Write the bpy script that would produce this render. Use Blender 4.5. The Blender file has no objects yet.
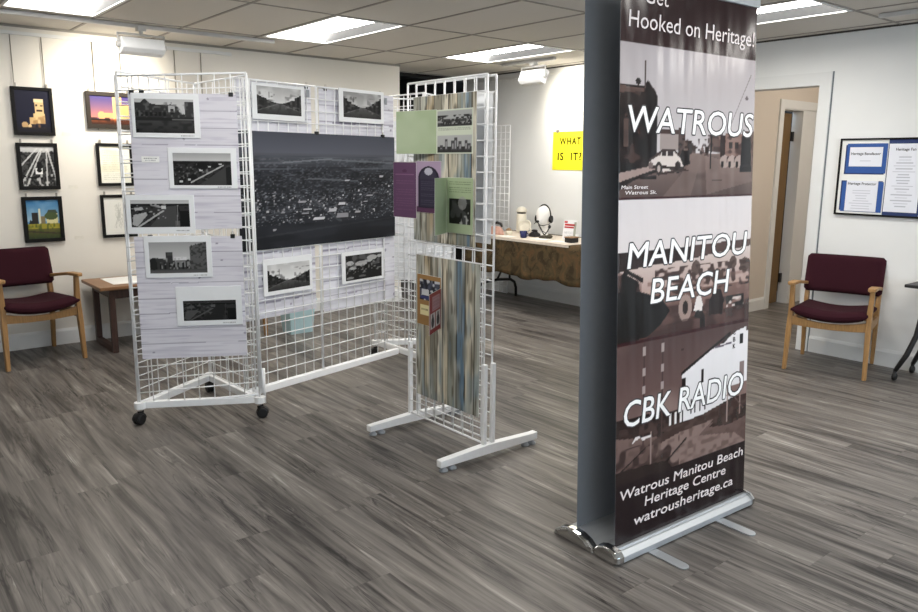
import bpy, bmesh, math, random
import numpy as np
from mathutils import Vector, Matrix

random.seed(7)
rng = np.random.default_rng(11)
SC = bpy.context.scene
COL = SC.collection
PI = math.pi

# ------------------------------------------------------------------ camera
F_PX, PITCH, ROLL, YAW, CAM_H = 760.81, 0.18636, 0.00782, 0.68891, 1.5
def cam_axes():
    cy, sy = math.cos(YAW), math.sin(YAW)
    f = Vector((sy, cy, 0)); r = Vector((cy, -sy, 0)); u = Vector((0, 0, 1))
    cp, sp = math.cos(PITCH), math.sin(PITCH)
    f2 = f*cp - u*sp; u2 = u*cp + f*sp
    cr, sr = math.cos(ROLL), math.sin(ROLL)
    return r*cr + u2*sr, u2*cr - r*sr, f2
_r, _u, _f = cam_axes()
cd = bpy.data.cameras.new('camera')
cam = bpy.data.objects.new('camera', cd); COL.objects.link(cam)
M = Matrix.Identity(4)
for i in range(3):
    M[i][0] = _r[i]; M[i][1] = _u[i]; M[i][2] = -_f[i]
M.translation = Vector((0, 0, CAM_H))
cam.matrix_world = M
cd.sensor_width = 36; cd.lens = 36*F_PX/918
cd.clip_start = .05
SC.camera = cam

# ------------------------------------------------------------------ light and exposure
SC.view_settings.view_transform = 'Standard'
SC.view_settings.look = 'None'
SC.view_settings.exposure = 0.28
SC.view_settings.gamma = 1.0
SC.view_settings.use_curve_mapping = False
W = bpy.data.worlds.new('daylight'); SC.world = W
W.use_nodes = True
W.node_tree.nodes['Background'].inputs[0].default_value = (.72, .86, 1, 1)
W.node_tree.nodes['Background'].inputs[1].default_value = 4.5
TROFFER = 11.        # emission of the fluorescent lenses
FLOOD = 44           # watts of one wall floodlight
HALL = 30            # watts of the added, unseen hallway ceiling lamp

# ------------------------------------------------------------------ helpers: materials
def lin(c):
    c = np.asarray(c, float)/255.
    return np.where(c <= .04045, c/12.92, ((c+.055)/1.055)**2.4)
def rgba(c):
    l = lin(c); return (float(l[0]), float(l[1]), float(l[2]), 1)
MATS = {}
def base_mat(name, rough=.5, metal=0., spec=.5):
    m = bpy.data.materials.new(name); m.use_nodes = True
    nt = m.node_tree; b = nt.nodes['Principled BSDF']
    b.inputs['Roughness'].default_value = rough
    b.inputs['Metallic'].default_value = metal
    b.inputs['Specular IOR Level'].default_value = spec
    return m, nt, b
def mat(name, c, rough=.5, metal=0., var=.06, scale=30., spec=.5, bump=0., stretch=(1, 1, 1), c2=None):
    """procedural material: colour broken up by a noise, optional bump"""
    if name in MATS: return MATS[name]
    m, nt, b = base_mat(name, rough, metal, spec)
    tc = nt.nodes.new('ShaderNodeTexCoord'); mp = nt.nodes.new('ShaderNodeMapping')
    mp.inputs['Scale'].default_value = stretch
    nt.links.new(tc.outputs['Object'], mp.inputs['Vector'])
    n = nt.nodes.new('ShaderNodeTexNoise'); n.inputs['Scale'].default_value = scale; n.inputs['Detail'].default_value = 5
    nt.links.new(mp.outputs[0], n.inputs['Vector'])
    mx = nt.nodes.new('ShaderNodeMix'); mx.data_type = 'RGBA'
    a = rgba(c); d = rgba(c2) if c2 is not None else tuple(x*(1-var*2) for x in a[:3])+(1,)
    mx.inputs['A'].default_value = d; mx.inputs['B'].default_value = a
    rp = nt.nodes.new('ShaderNodeMapRange'); rp.inputs[1].default_value = .3; rp.inputs[2].default_value = .65
    nt.links.new(n.outputs['Fac'], rp.inputs[0]); nt.links.new(rp.outputs[0], mx.inputs['Factor'])
    nt.links.new(mx.outputs['Result'], b.inputs['Base Color'])
    if bump:
        bp = nt.nodes.new('ShaderNodeBump'); bp.inputs['Strength'].default_value = bump; bp.inputs['Distance'].default_value = .002
        nt.links.new(n.outputs['Fac'], bp.inputs['Height']); nt.links.new(bp.outputs[0], b.inputs['Normal'])
    MATS[name] = m; return m
def emit(name, c, s):
    m, nt, b = base_mat(name)
    b.inputs['Base Color'].default_value = (.8, .8, .8, 1)
    b.inputs['Emission Color'].default_value = c; b.inputs['Emission Strength'].default_value = s
    MATS[name] = m; return m
def print_mat(name, rough, spec=.5, wave=0):
    """a printed sheet: colours come from the mesh's own print attribute"""
    m, nt, b = base_mat(name, rough, 0, spec)
    if wave:    # the hanging fabric is faintly rippled
        tc = nt.nodes.new('ShaderNodeTexCoord'); mp = nt.nodes.new('ShaderNodeMapping'); mp.inputs['Scale'].default_value = (7, 7, .5)
        n = nt.nodes.new('ShaderNodeTexNoise'); n.inputs['Scale'].default_value = 1.6; n.inputs['Detail'].default_value = 1
        bp = nt.nodes.new('ShaderNodeBump'); bp.inputs['Strength'].default_value = 1; bp.inputs['Distance'].default_value = wave
        nt.links.new(tc.outputs['Object'], mp.inputs[0]); nt.links.new(mp.outputs[0], n.inputs[0]); nt.links.new(n.outputs['Fac'], bp.inputs['Height']); nt.links.new(bp.outputs[0], b.inputs['Normal'])
    a = nt.nodes.new('ShaderNodeAttribute'); a.attribute_name = 'print'
    nt.links.new(a.outputs['Color'], b.inputs['Base Color'])
    MATS[name] = m; return m

def floor_mat():
    m, nt, b = base_mat('vinyl plank', .42, 0, .35)
    N = nt.nodes.new; L = nt.links.new
    geo = N('ShaderNodeNewGeometry'); sp = N('ShaderNodeSeparateXYZ'); L(geo.outputs['Position'], sp.inputs[0])
    def math_(op, a, bv=None):
        n = N('ShaderNodeMath'); n.operation = op
        for i, v in enumerate((a, bv)):
            if v is None: continue
            if isinstance(v, (int, float)): n.inputs[i].default_value = v
            else: L(v, n.inputs[i])
        return n.outputs[0]
    px = math_('DIVIDE', sp.outputs[0], .182)
    col = math_('FLOOR', px)
    wn = N('ShaderNodeTexWhiteNoise'); wn.noise_dimensions = '1D'; L(col, wn.inputs['W'])
    py = math_('ADD', math_('DIVIDE', sp.outputs[1], 1.22), math_('MULTIPLY', wn.outputs['Value'], 7.3))
    row = math_('FLOOR', py)
    cmb = N('ShaderNodeCombineXYZ'); L(col, cmb.inputs[0]); L(row, cmb.inputs[1])
    wn2 = N('ShaderNodeTexWhiteNoise'); wn2.noise_dimensions = '3D'; L(cmb.outputs[0], wn2.inputs['Vector'])
    r = wn2.outputs['Value']
    def grain(sx, sy, off, detail, dist, rough=.6):
        v = N('ShaderNodeCombineXYZ')
        L(math_('ADD', math_('MULTIPLY', sp.outputs[0], sx), math_('MULTIPLY', r, 53.)), v.inputs[0])
        L(math_('MULTIPLY', sp.outputs[1], sy), v.inputs[1]); L(math_('MULTIPLY', r, off), v.inputs[2])
        n = N('ShaderNodeTexNoise'); n.inputs['Scale'].default_value = 1; n.inputs['Detail'].default_value = detail
        n.inputs['Distortion'].default_value = dist; n.inputs['Roughness'].default_value = rough
        L(v.outputs[0], n.inputs['Vector']); return n.outputs['Fac']
    def ridge(n, c, w):    # thin lines where a noise crosses one level
        mr = N('ShaderNodeMapRange'); mr.inputs[1].default_value = w; mr.inputs[2].default_value = 0; L(math_('ABSOLUTE', math_('SUBTRACT', n, c)), mr.inputs[0]); return mr.outputs[0]
    g1 = grain(13, .85, 31, 6, 1.6, .58)   # broad cathedral figure
    g2 = grain(62, 1.3, 17, 4, .5, .6)      # fine streaks
    g3 = grain(7, .8, 11, 2, .5)            # slow tone drift
    g4 = grain(15, .85, 23, 3, 2.6, .5)     # cracks and pale mineral lines
    msk = grain(10, 1.6, 41, 2, .5)
    g = math_('ADD', math_('MULTIPLY', g1, .64), math_('ADD', math_('MULTIPLY', g2, .25), math_('MULTIPLY', g3, .29)))
    g = math_('ADD', g, math_('MULTIPLY', math_('SUBTRACT', r, .5), .05))
    mk = N('ShaderNodeMapRange'); mk.inputs[1].default_value = .47; mk.inputs[2].default_value = .62; L(msk, mk.inputs[0])
    g = math_('SUBTRACT', g, math_('MULTIPLY', math_('MULTIPLY', ridge(g4, .5, .03), mk.outputs[0]), .12))
    g = math_('ADD', g, math_('MULTIPLY', math_('MULTIPLY', ridge(g4, .57, .02), mk.outputs[0]), .10))
    cr = N('ShaderNodeValToRGB'); e = cr.color_ramp.elements
    e[0].position = .40; e[0].color = rgba((36, 33, 31)); e[1].position = .84; e[1].color = rgba((178, 174, 168))
    for p, c in ((.48, (68, 64, 61)), (.57, (97, 92, 88)), (.69, (124, 119, 113))):
        k = e.new(p); k.color = rgba(c)
    L(g, cr.inputs[0])
    # seams between planks
    fx = math_('FRACT', px); fy = math_('FRACT', py)
    sx_ = math_('MAXIMUM', math_('LESS_THAN', fx, .012), math_('LESS_THAN', fy, .0022))
    mx = N('ShaderNodeMix'); mx.data_type = 'RGBA'; L(math_('MULTIPLY', sx_, .25), mx.inputs['Factor'])
    L(cr.outputs[0], mx.inputs['A']); mx.inputs['B'].default_value = rgba((60, 54, 50))
    L(mx.outputs['Result'], b.inputs['Base Color'])
    bp = N('ShaderNodeBump'); bp.inputs['Strength'].default_value = .25; bp.inputs['Distance'].default_value = .001
    L(g, bp.inputs['Height']); L(bp.outputs[0], b.inputs['Normal'])
    return m

# ------------------------------------------------------------------ helpers: meshes
class MB:
    def __init__(s): s.bm = bmesh.new()
    def box(s, x0, x1, y0, y1, z0, z1):
        v = [s.bm.verts.new((x, y, z)) for z in (z0, z1) for y in (y0, y1) for x in (x0, x1)]
        for q in ((0, 2, 3, 1), (4, 5, 7, 6), (0, 1, 5, 4), (2, 6, 7, 3), (0, 4, 6, 2), (1, 3, 7, 5)):
            s.bm.faces.new([v[i] for i in q])
        return s
    def hexa(s, pts):
        """8 points: bottom loop of 4 then top loop of 4"""
        v = [s.bm.verts.new(p) for p in pts]
        for q in ((3, 2, 1, 0), (4, 5, 6, 7), (0, 1, 5, 4), (1, 2, 6, 5), (2, 3, 7, 6), (3, 0, 4, 7)):
            s.bm.faces.new([v[i] for i in q])
        return s
    def quad(s, *pts):
        s.bm.faces.new([s.bm.verts.new(p) for p in pts]); return s
    def loft(s, rings, cap=True, smooth=True, closed=True):
        vs = [[s.bm.verts.new(p) for p in r] for r in rings]
        n = len(vs[0])
        for a, b in zip(vs, vs[1:]):
            for i in range(n if closed else n-1):
                f = s.bm.faces.new((a[i], a[(i+1) % n], b[(i+1) % n], b[i])); f.smooth = smooth
        if cap:
            s.bm.faces.new(vs[0][::-1]); s.bm.faces.new(vs[-1])
        return s
    def tube(s, path, r, n=8, smooth=True, flat=None):
        path = [Vector(p) for p in path]; rings = []
        rr = r if isinstance(r, (list, tuple)) else [r]*len(path)
        up = None
        for i, p in enumerate(path):
            if i == 0: t = path[1]-path[0]
            elif i == len(path)-1: t = path[-1]-path[-2]
            else: t = (path[i+1]-p).normalized()+(p-path[i-1]).normalized()
            t.normalize()
            if up is None:
                up = Vector((0, 0, 1)) if abs(t.z) < .9 else Vector((1, 0, 0))
            a = t.cross(up).normalized(); b = a.cross(t).normalized(); up = b
            k = flat or 1
            rings.append([p+(a*math.cos(2*PI*(j+.5)/n)+b*math.sin(2*PI*(j+.5)/n)*k)*rr[i] for j in range(n)])
        return s.loft(rings, True, smooth)
    def lathe(s, prof, c=(0, 0, 0), n=20, axis='z', smooth=True):
        rings = []
        for r, h in prof:
            ring = []
            for j in range(n):
                a = 2*PI*j/n; x, y = r*math.cos(a), r*math.sin(a)
                p = {'z': (x, y, h), 'x': (h, x, y), 'y': (y, h, x)}[axis]
                ring.append((c[0]+p[0], c[1]+p[1], c[2]+p[2]))
            rings.append(ring)
        return s.loft(rings, True, smooth)
    def ell(s, c, r, nu=16, nv=10, fn=None):
        prof = []
        for i in range(nv+1):
            t = -PI/2+PI*i/nv
            prof.append((max(1e-4, math.cos(t)), math.sin(t)))
        rings = []
        for cr_, h in prof:
            ring = []
            for j in range(nu):
                a = 2*PI*j/nu; p = Vector((cr_*math.cos(a), cr_*math.sin(a), h))
                if fn: p = fn(p)
                ring.append((c[0]+p.x*r[0], c[1]+p.y*r[1], c[2]+p.z*r[2]))
            rings.append(ring)
        return s.loft(rings, True, True)
    def prism(s, poly, o, du, dv, dn, depth):
        o, du, dv, dn = Vector(o), Vector(du), Vector(dv), Vector(dn)
        a = [o+du*p[0]+dv*p[1] for p in poly]
        return s.loft([a, [p+dn*depth for p in a]], True, False)

def wm(o):
    m = o.matrix_basis.copy()
    return wm(o.parent) @ m if o.parent else m
def link(name, mesh, m, parent=None):
    o = bpy.data.objects.new(name, mesh); COL.objects.link(o)
    if m is not None: o.data.materials.append(m)
    if parent is not None:
        o.parent = parent
        mesh.transform(wm(parent).inverted())
    return o
def obj(name, mb, m, parent=None, bevel=0., seg=2, recalc=True, shift=None):
    me = bpy.data.meshes.new(name)
    if recalc: bmesh.ops.recalc_face_normals(mb.bm, faces=mb.bm.faces)
    mb.bm.to_mesh(me); mb.bm.free()
    o = link(name, me, m, parent)
    if bevel:
        b = o.modifiers.new('bevel', 'BEVEL'); b.width = bevel; b.segments = seg; b.limit_method = 'ANGLE'; b.angle_limit = .6
    return o
def tag(o, label=None, cat=None, group=None, kind=None):
    for k, v in (('label', label), ('category', cat), ('group', group), ('kind', kind)):
        if v: o[k] = v
    return o
def thing(name, label, cat, loc=(0, 0, 0), rz=0., group=None):
    o = bpy.data.objects.new(name, None); COL.objects.link(o)
    o.empty_display_size = .1; o.location = loc; o.rotation_euler = (0, 0, rz)
    return tag(o, label, cat, group)
def struct(name, mb, m, bevel=0.):
    return tag(obj(name, mb, m, None, bevel), kind='structure')
def rebase(o, loc):
    """move a mesh object's origin to loc without moving the mesh"""
    o.data.transform(Matrix.Translation(-Vector(loc))); o.location = loc
    return o
def copy_tree(o, parent=None):
    c = o.copy(); COL.objects.link(c)
    if parent is not None: c.parent = parent
    for ch in [x for x in bpy.data.objects if x.parent == o]: copy_tree(ch, c)
    return c

class Fr:
    """a vertical working plane: s along d, z up, off out towards the viewer"""
    def __init__(s, O, d, lean=None):
        s.O = Vector((O[0], O[1], 0)); s.d = Vector((d[0], d[1], 0)).normalized()
        s.up = Vector((0, 0, 1)) if lean is None else Vector((lean[0], lean[1], 1.))
        s.n = s.d.cross(s.up).normalized()
    def pt(s, a, z, off=0.): return s.O+s.d*a+s.up*z+s.n*off
    def box(s, mb, s0, s1, z0, z1, o0, o1):
        return mb.hexa([s.pt(s0, z0, o1), s.pt(s1, z0, o1), s.pt(s1, z0, o0), s.pt(s0, z0, o0),
                        s.pt(s0, z1, o1), s.pt(s1, z1, o1), s.pt(s1, z1, o0), s.pt(s0, z1, o0)])

# ------------------------------------------------------------------ helpers: printed pictures
def vnoise(w, h, nx, ny, seed):
    r = np.random.default_rng(seed); g = r.random((ny+2, nx+2))
    x = np.linspace(0, nx, w, endpoint=False); y = np.linspace(0, ny, h, endpoint=False)
    xi = x.astype(int); yi = y.astype(int); fx = x-xi; fy = (y-yi)[:, None]
    fx = fx*fx*(3-2*fx); fy = fy*fy*(3-2*fy)
    a = g[np.ix_(yi, xi)]*(1-fx)+g[np.ix_(yi, xi+1)]*fx
    b = g[np.ix_(yi+1, xi)]*(1-fx)+g[np.ix_(yi+1, xi+1)]*fx
    return a*(1-fy)+b*fy
class Pic:
    """small raster painter, u to the right and v up, both 0..1, colours 0..255"""
    def __init__(s, w, h, c=(255, 255, 255), asp=None):
        s.w, s.h = w, h; s.a = np.zeros((h, w, 3)); s.a[:] = c
        s.U, s.V = np.meshgrid((np.arange(w)+.5)/w, (np.arange(h)+.5)/h); s.asp = asp or w/h
    def put(s, m, c, al=1.):
        m = np.clip(m, 0, 1)[..., None]*al; s.a = s.a*(1-m)+np.asarray(c, float)*m; return s
    def rect(s, u0, v0, u1, v1, c, al=1.):
        return s.put(((s.U >= u0) & (s.U < u1) & (s.V >= v0) & (s.V < v1)).astype(float), c, al)
    def grad(s, v0, v1, c0, c1, u0=0, u1=1):
        t = np.clip((s.V-v0)/(v1-v0), 0, 1)[..., None]; m = ((s.V >= v0) & (s.V <= v1) & (s.U >= u0) & (s.U <= u1))[..., None]
        s.a = np.where(m, np.asarray(c0, float)*(1-t)+np.asarray(c1, float)*t, s.a); return s
    def poly(s, pts, c, al=1.):
        m = np.zeros_like(s.U, bool)
        for (x0, y0), (x1, y1) in zip(pts, pts[1:]+pts[:1]):
            if y0 == y1: continue
            k = ((s.V >= min(y0, y1)) & (s.V < max(y0, y1)))
            m ^= k & (s.U < x0+(s.V-y0)/(y1-y0)*(x1-x0))
        return s.put(m.astype(float), c, al)
    def ell(s, u, v, ru, rv, c, al=1.):
        return s.put((((s.U-u)/ru)**2+((s.V-v)/rv)**2 < 1).astype(float), c, al)
    def line(s, p, q, wd, c, al=1.):
        A = s.asp; px, py, qx, qy = p[0]*A, p[1], q[0]*A, q[1]
        dx, dy = qx-px, qy-py; L2 = dx*dx+dy*dy+1e-12
        t = np.clip(((s.U*A-px)*dx+(s.V-py)*dy)/L2, 0, 1)
        d = np.hypot(s.U*A-px-t*dx, s.V-py-t*dy)
        return s.put((d < wd).astype(float), c, al)
    def mott(s, u0, v0, u1, v1, nx, ny, seed, c, lo=.5, hi=.7, al=1.):
        n = vnoise(s.w, s.h, nx, ny, seed); n = np.clip((n-lo)/(hi-lo), 0, 1)
        return s.put(n*((s.U >= u0) & (s.U < u1) & (s.V >= v0) & (s.V < v1)), c, al)
    def text(s, u0, u1, v, hgt, c, seed, al=.8):
        """one line of print too small to read: broken grey dashes"""
        r = np.random.default_rng(seed); x = u0
        while x < u1:
            k = r.uniform(.02, .06); s.rect(x, v, min(u1, x+k), v+hgt, c, al); x += k+.012
        return s
    def mesh(s, name, o, du, dv):
        o, du, dv = np.array(o, float), np.array(du, float), np.array(dv, float)
        uu = np.linspace(0, 1, s.w); vv = np.linspace(0, 1, s.h)
        U, V = np.meshgrid(uu, vv)
        co = o[None, None]+U[..., None]*du+V[..., None]*dv
        w, h = s.w, s.h
        i = np.arange(w*h).reshape(h, w)
        q = np.stack([i[:-1, :-1], i[:-1, 1:], i[1:, 1:], i[1:, :-1]], -1).reshape(-1, 4)
        me = bpy.data.meshes.new(name)
        me.vertices.add(w*h); me.vertices.foreach_set('co', co.reshape(-1).astype(np.float32))
        me.loops.add(q.size); me.loops.foreach_set('vertex_index', q.reshape(-1).astype(np.int32))
        me.polygons.add(len(q)); me.polygons.foreach_set('loop_start', np.arange(0, q.size, 4, dtype=np.int32))
        me.polygons.foreach_set('loop_total', np.full(len(q), 4, np.int32))
        me.update(calc_edges=True)
        at = me.color_attributes.new('print', 'FLOAT_COLOR', 'POINT')
        c = np.ones((w*h, 4), np.float32); c[:, :3] = lin(s.a.reshape(-1, 3))
        at.data.foreach_set('color', c.reshape(-1))
        return me
def picture(name, pic, fr, s0, s1, z0, z1, off, m, parent):
    o = fr.pt(s0, z0, off); du = fr.pt(s1, z0, off)-o; dv = fr.pt(s0, z1, off)-o
    return link(name, pic.mesh(name, o, du, dv), m, parent)

def text_mesh(body, bold=0., shear=0., space=1.):
    cu = bpy.data.curves.new('t', 'FONT'); cu.body = body; cu.size = 1; cu.offset = bold; cu.shear = shear
    cu.space_character = space; cu.resolution_u = 3
    to = bpy.data.objects.new('t', cu); COL.objects.link(to)
    dg = bpy.context.evaluated_depsgraph_get(); dg.update()
    me = bpy.data.meshes.new_from_object(to.evaluated_get(dg))
    bpy.data.objects.remove(to); bpy.data.curves.remove(cu)
    return me
def lettering(body, fr, s0, s1, z0, cap, off, m, parent, bold=0., shear=0., name='lettering', rise=0., space=1.):
    """text on a plane: ink from s0 to s1, baseline z0, capital height cap; bold thickens by shifted copies; one object per word"""
    me = text_mesh(body, 0., shear, space)
    co = np.array([v.co[:] for v in me.vertices]); x0, x1 = co[:, 0].min(), co[:, 0].max()
    kx = (s1-s0)/(x1-x0); kz = cap/.729
    fa = [list(p.vertices) for p in me.polygons]
    iv = sorted((co[f, 0].min(), co[f, 0].max()) for f in fa)
    cuts = []; e = iv[0][1]
    for a, b in iv:
        if a-e > .17*space: cuts.append((a+e)/2)
        e = max(e, b)
    words = [[] for _ in range(len(cuts)+1)]
    for f in fa: words[sum(co[f, 0].mean() > c for c in cuts)].append(f)
    sh = [(0, 0)]+([(bold*math.cos(PI*k/6), bold*math.sin(PI*k/6)) for k in range(12)] if bold else [])
    bpy.data.meshes.remove(me)
    for wd in words:
        idx = sorted({i for f in wd for i in f}); mp = {v: k for k, v in enumerate(idx)}; vs = []; fs = []
        for q, (dx, dy) in enumerate(sh):
            b0 = len(vs)
            for i in idx:
                a = s0+(co[i, 0]-x0)*kx; d = cap/.729
                vs.append(fr.pt(a+dx*d, z0+(co[i, 1])*kz+dy*d+rise*(a-s0), off+q*.00001))
            fs += [[mp[i]+b0 for i in f] for f in wd]
        w = bpy.data.meshes.new(name); w.from_pydata(vs, [], fs)
        link(name, w, m, parent)

# ------------------------------------------------------------------ materials
WALL = mat('wall paint', (226, 222, 214), .85, var=.012, scale=3, bump=.05)
WALLR = mat('pale wall paint', (234, 235, 234), .85, var=.012, scale=3, bump=.05)
BEIGE = mat('hall paint', (214, 204, 192), .85, var=.012, scale=3)
DARKW = mat('painted room darkness', (28, 27, 27), .9, var=.05, scale=3)  # the darkness of unlit rooms is put into this wall colour
TRIMW = mat('white trim paint', (226, 227, 226), .5, var=.01, scale=5)
TILE = mat('ceiling tile', (212, 207, 199), .95, var=.045, scale=220, bump=.2)
TBAR = mat('ceiling t bar', (146, 141, 134), .6, var=.02)
TRACK = mat('white track metal', (196, 195, 192), .45, var=.02)
WIRE = mat('white coated wire', (246, 247, 248), .35, var=.015)
STEEL = mat('thin steel wire', (150, 147, 140), .4, .6, var=.03)
OAK = mat('honey oak', (176, 134, 84), .45, var=.16, scale=14, stretch=(6, 6, .8))
MAROON = mat('maroon upholstery', (52, 16, 27), .9, var=.16, scale=420, bump=.5, spec=.2)
DKWOOD = mat('dark brown wood', (74, 50, 42), .5, var=.2, scale=12, stretch=(5, 5, .7))
TABWOOD = mat('walnut tabletop', (150, 108, 72), .4, var=.18, scale=10, stretch=(.8, 6, 6))
DOORW = mat('brown door wood', (122, 94, 54), .5, var=.12, scale=9, stretch=(7, 7, .5))
BLACK = mat('black plastic', (22, 22, 23), .5, var=.1)
BLKMET = mat('black painted metal', (30, 29, 30), .45, var=.1)
BLKFR = mat('black picture frame', (14, 13, 13), .6, var=.1, spec=.2)
DKFR = mat('brown picture frame', (48, 41, 35), .6, var=.1, spec=.25)
MATB = mat('white photo board', (236, 238, 240), .6, var=.01)
PAPER = mat('white paper', (240, 240, 236), .8, var=.01)
ALU = mat('brushed aluminium', (186, 190, 194), .45, .7, var=.03, stretch=(1, 30, 30))
CHROME = mat('chrome end cap', (205, 205, 204), .12, 1., var=.02)
SLATE = mat('slate banner back', (126, 131, 138), .6, var=.02)
WHITEINK = mat('white lettering', (244, 242, 240), .5, var=.005)
BLACKINK = mat('dark lettering', (28, 22, 24), .5, var=.02)
PALEINK = mat('cream lettering', (226, 216, 214), .5, var=.005)
BLUECARD = mat('blue card', (44, 86, 158), .6, var=.04)
NAVYCARD = mat('navy card', (30, 52, 104), .6, var=.04)
YELLOW = mat('yellow poster board', (246, 240, 40), .7, var=.01)
PR_GLOSS = print_mat('glossy print', .45, .25)
PR_MATT = print_mat('matt print', .7, .25)
PR_BAN = print_mat('banner print', .2, .45, .012)
LENS = emit('fluorescent lens', (1, .965, .91, 1), TROFFER)
FLENS = emit('flood lens', (1, .93, .8, 1), 9.)

# ------------------------------------------------------------------ the room
XR, YL, ZC, XC = 6.083, 6.81, 2.5, 4.775         # right wall, left wall, ceiling, corner of the left wall
X0, Y0, YB = -2.5, -2.4, 7.33
DY0, DY1, DZ = 2.956, 4.02, 2.125                # doorway in the right wall

struct('floor', MB().box(X0-.1, 9.6, Y0-.1, 10.6, -.1, 0), floor_mat())
# ceiling tiles, left open where a light is recessed
xs = sorted({X0, XR} | {4.72+.62*k for k in range(-12, 4) if X0 < 4.72+.62*k < XR})
ys = sorted({Y0, YB} | {6.05+1.21*k for k in range(-8, 3) if Y0 < 6.05+1.21*k < YB})
lights = [(x, y) for y in (4.84, 2.42, 0.) for x in (1.0, 2.86, 4.72)]
ce = MB()
for i in range(len(xs)-1):
    for j in range(len(ys)-1):
        if any(abs(xs[i]-lx) < .05 and abs(ys[j]-ly) < .05 for lx, ly in lights): continue
        ce.box(xs[i], xs[i+1], ys[j], ys[j+1], ZC, ZC+.02)
struct('ceiling', ce, TILE)
tb = MB()
for x in xs[1:-1]: tb.box(x-.011, x+.011, Y0, YB, ZC-.004, ZC+.001)
for y in ys[1:-1]:
    prev = X0
    for x in xs[1:]:
        tb.box(prev+.011, x-.011, y-.011, y+.011, ZC-.004, ZC+.001); prev = x
struct('trim_1', tb, TBAR)

struct('wall_left', MB().box(X0, XC, YL, YL+.14, 0, ZC+.02), WALL)
wr = MB()
wr.box(XR, XR+.13, Y0, DY0, 0, ZC+.02); wr.box(XR, XR+.13, DY1, YB, 0, ZC+.02); wr.box(XR, XR+.13, DY0, DY1, DZ, ZC+.02)
struct('wall_right', wr, WALLR)
struct('wall_west', MB().box(X0-.12, X0, Y0, YL+.14, 0, ZC+.02), WALL)
# wall behind the camera, with a wide window that lets the daylight in
wf = MB()
wf.box(X0-.12, -.5, Y0-.12, Y0, 0, ZC+.02); wf.box(5.2, XR+.13, Y0-.12, Y0, 0, ZC+.02)
wf.box(-.5, 5.2, Y0-.12, Y0, 0, .8); wf.box(-.5, 5.2, Y0-.12, Y0, 2.25, ZC+.02)
struct('wall_front', wf, WALL)
wi = MB()
for x in (-.5, 1.38, 3.28, 5.14): wi.box(x, x+.06, Y0-.1, Y0-.02, .8, 2.25)
wi.box(-.5, 5.2, Y0-.1, Y0-.02, .8, .86); wi.box(-.5, 5.2, Y0-.1, Y0-.02, 2.19, 2.25)
struct('window_1', wi, TRIMW)
# recess beyond the corner and the dark room behind it
struct('wall_recess', MB().box(3.3, 3.42, YL+.14, YB, 0, ZC+.02).box(3.3, 3.7, YB, YB+.12, 0, ZC+.02), WALL)
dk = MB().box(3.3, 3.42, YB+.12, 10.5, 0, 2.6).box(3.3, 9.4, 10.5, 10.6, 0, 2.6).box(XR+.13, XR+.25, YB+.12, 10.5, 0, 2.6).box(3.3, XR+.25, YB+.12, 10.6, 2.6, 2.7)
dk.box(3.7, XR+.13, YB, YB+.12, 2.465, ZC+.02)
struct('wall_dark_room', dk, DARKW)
# hallway behind the doorway
HY = 4.075
hb = MB()
hb.box(XR+.13, 7.60, HY, HY+.12, 0, ZC); hb.box(8.32, 9.5, HY, HY+.12, 0, ZC); hb.box(7.60, 8.32, HY, HY+.12, 2.075, ZC)
struct('wall_hall', hb, BEIGE)
struct('wall_hall_end', MB().box(9.4, 9.52, 1.2, HY+.12, 0, ZC).box(XR+.13, 9.52, 1.1, 1.2, 0, ZC), BEIGE)
struct('ceiling_hall', MB().box(XR, 9.52, 1.1, HY+.12, ZC, ZC+.05), TILE)
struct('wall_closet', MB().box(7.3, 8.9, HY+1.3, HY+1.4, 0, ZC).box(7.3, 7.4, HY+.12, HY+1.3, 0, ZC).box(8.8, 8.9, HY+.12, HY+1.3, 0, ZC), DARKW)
# casing of the doorway and the inner door
cs = MB()
cs.box(XR-.018, XR, DY0-.08, DY0+.012, 0, DZ+.085); cs.box(XR-.018, XR, DY1-.012, DY1+.095, 0, DZ+.085)
cs.box(XR-.018, XR, DY0+.012, DY1-.012, DZ-.012, DZ+.085)
cs.box(XR, XR+.13, DY0, DY0+.012, 0, DZ); cs.box(XR, XR+.13, DY1-.012, DY1, 0, DZ); cs.box(XR, XR+.13, DY0, DY1, DZ-.012, DZ)
struct('trim_2', cs, TRIMW)
struct('casing_shadow_strip', MB().box(XR-.007, XR, DY0-.088, DY0-.08, 0, DZ+.087), mat('painted casing shadow', (120, 126, 130), .6))  # shadow along the casing edge, laid on as a grey strip
ic = MB()
ic.box(7.53, 7.61, HY-.018, HY, 0, 2.155); ic.box(8.31, 8.39, HY-.018, HY, 0, 2.155); ic.box(7.61, 8.31, HY-.018, HY, 2.07, 2.155)
ic.box(7.60, 7.62, HY, HY+.12, 0, 2.075); ic.box(8.04, 8.32, HY+.002, HY+.12, 0, 2.075); ic.box(7.62, 8.04, HY, HY+.12, 2.06, 2.075)
struct('trim_4', ic, TRIMW)
dr = struct('door_1', MB().box(7.63, 7.985, HY+.1, HY+.14, .01, 2.035), DOORW)
for z in (.28, 1.8): obj('hinge', MB().box(8.0, 8.04, HY+.085, HY+.1, z-.05, z+.05), BLKMET, dr)

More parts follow.
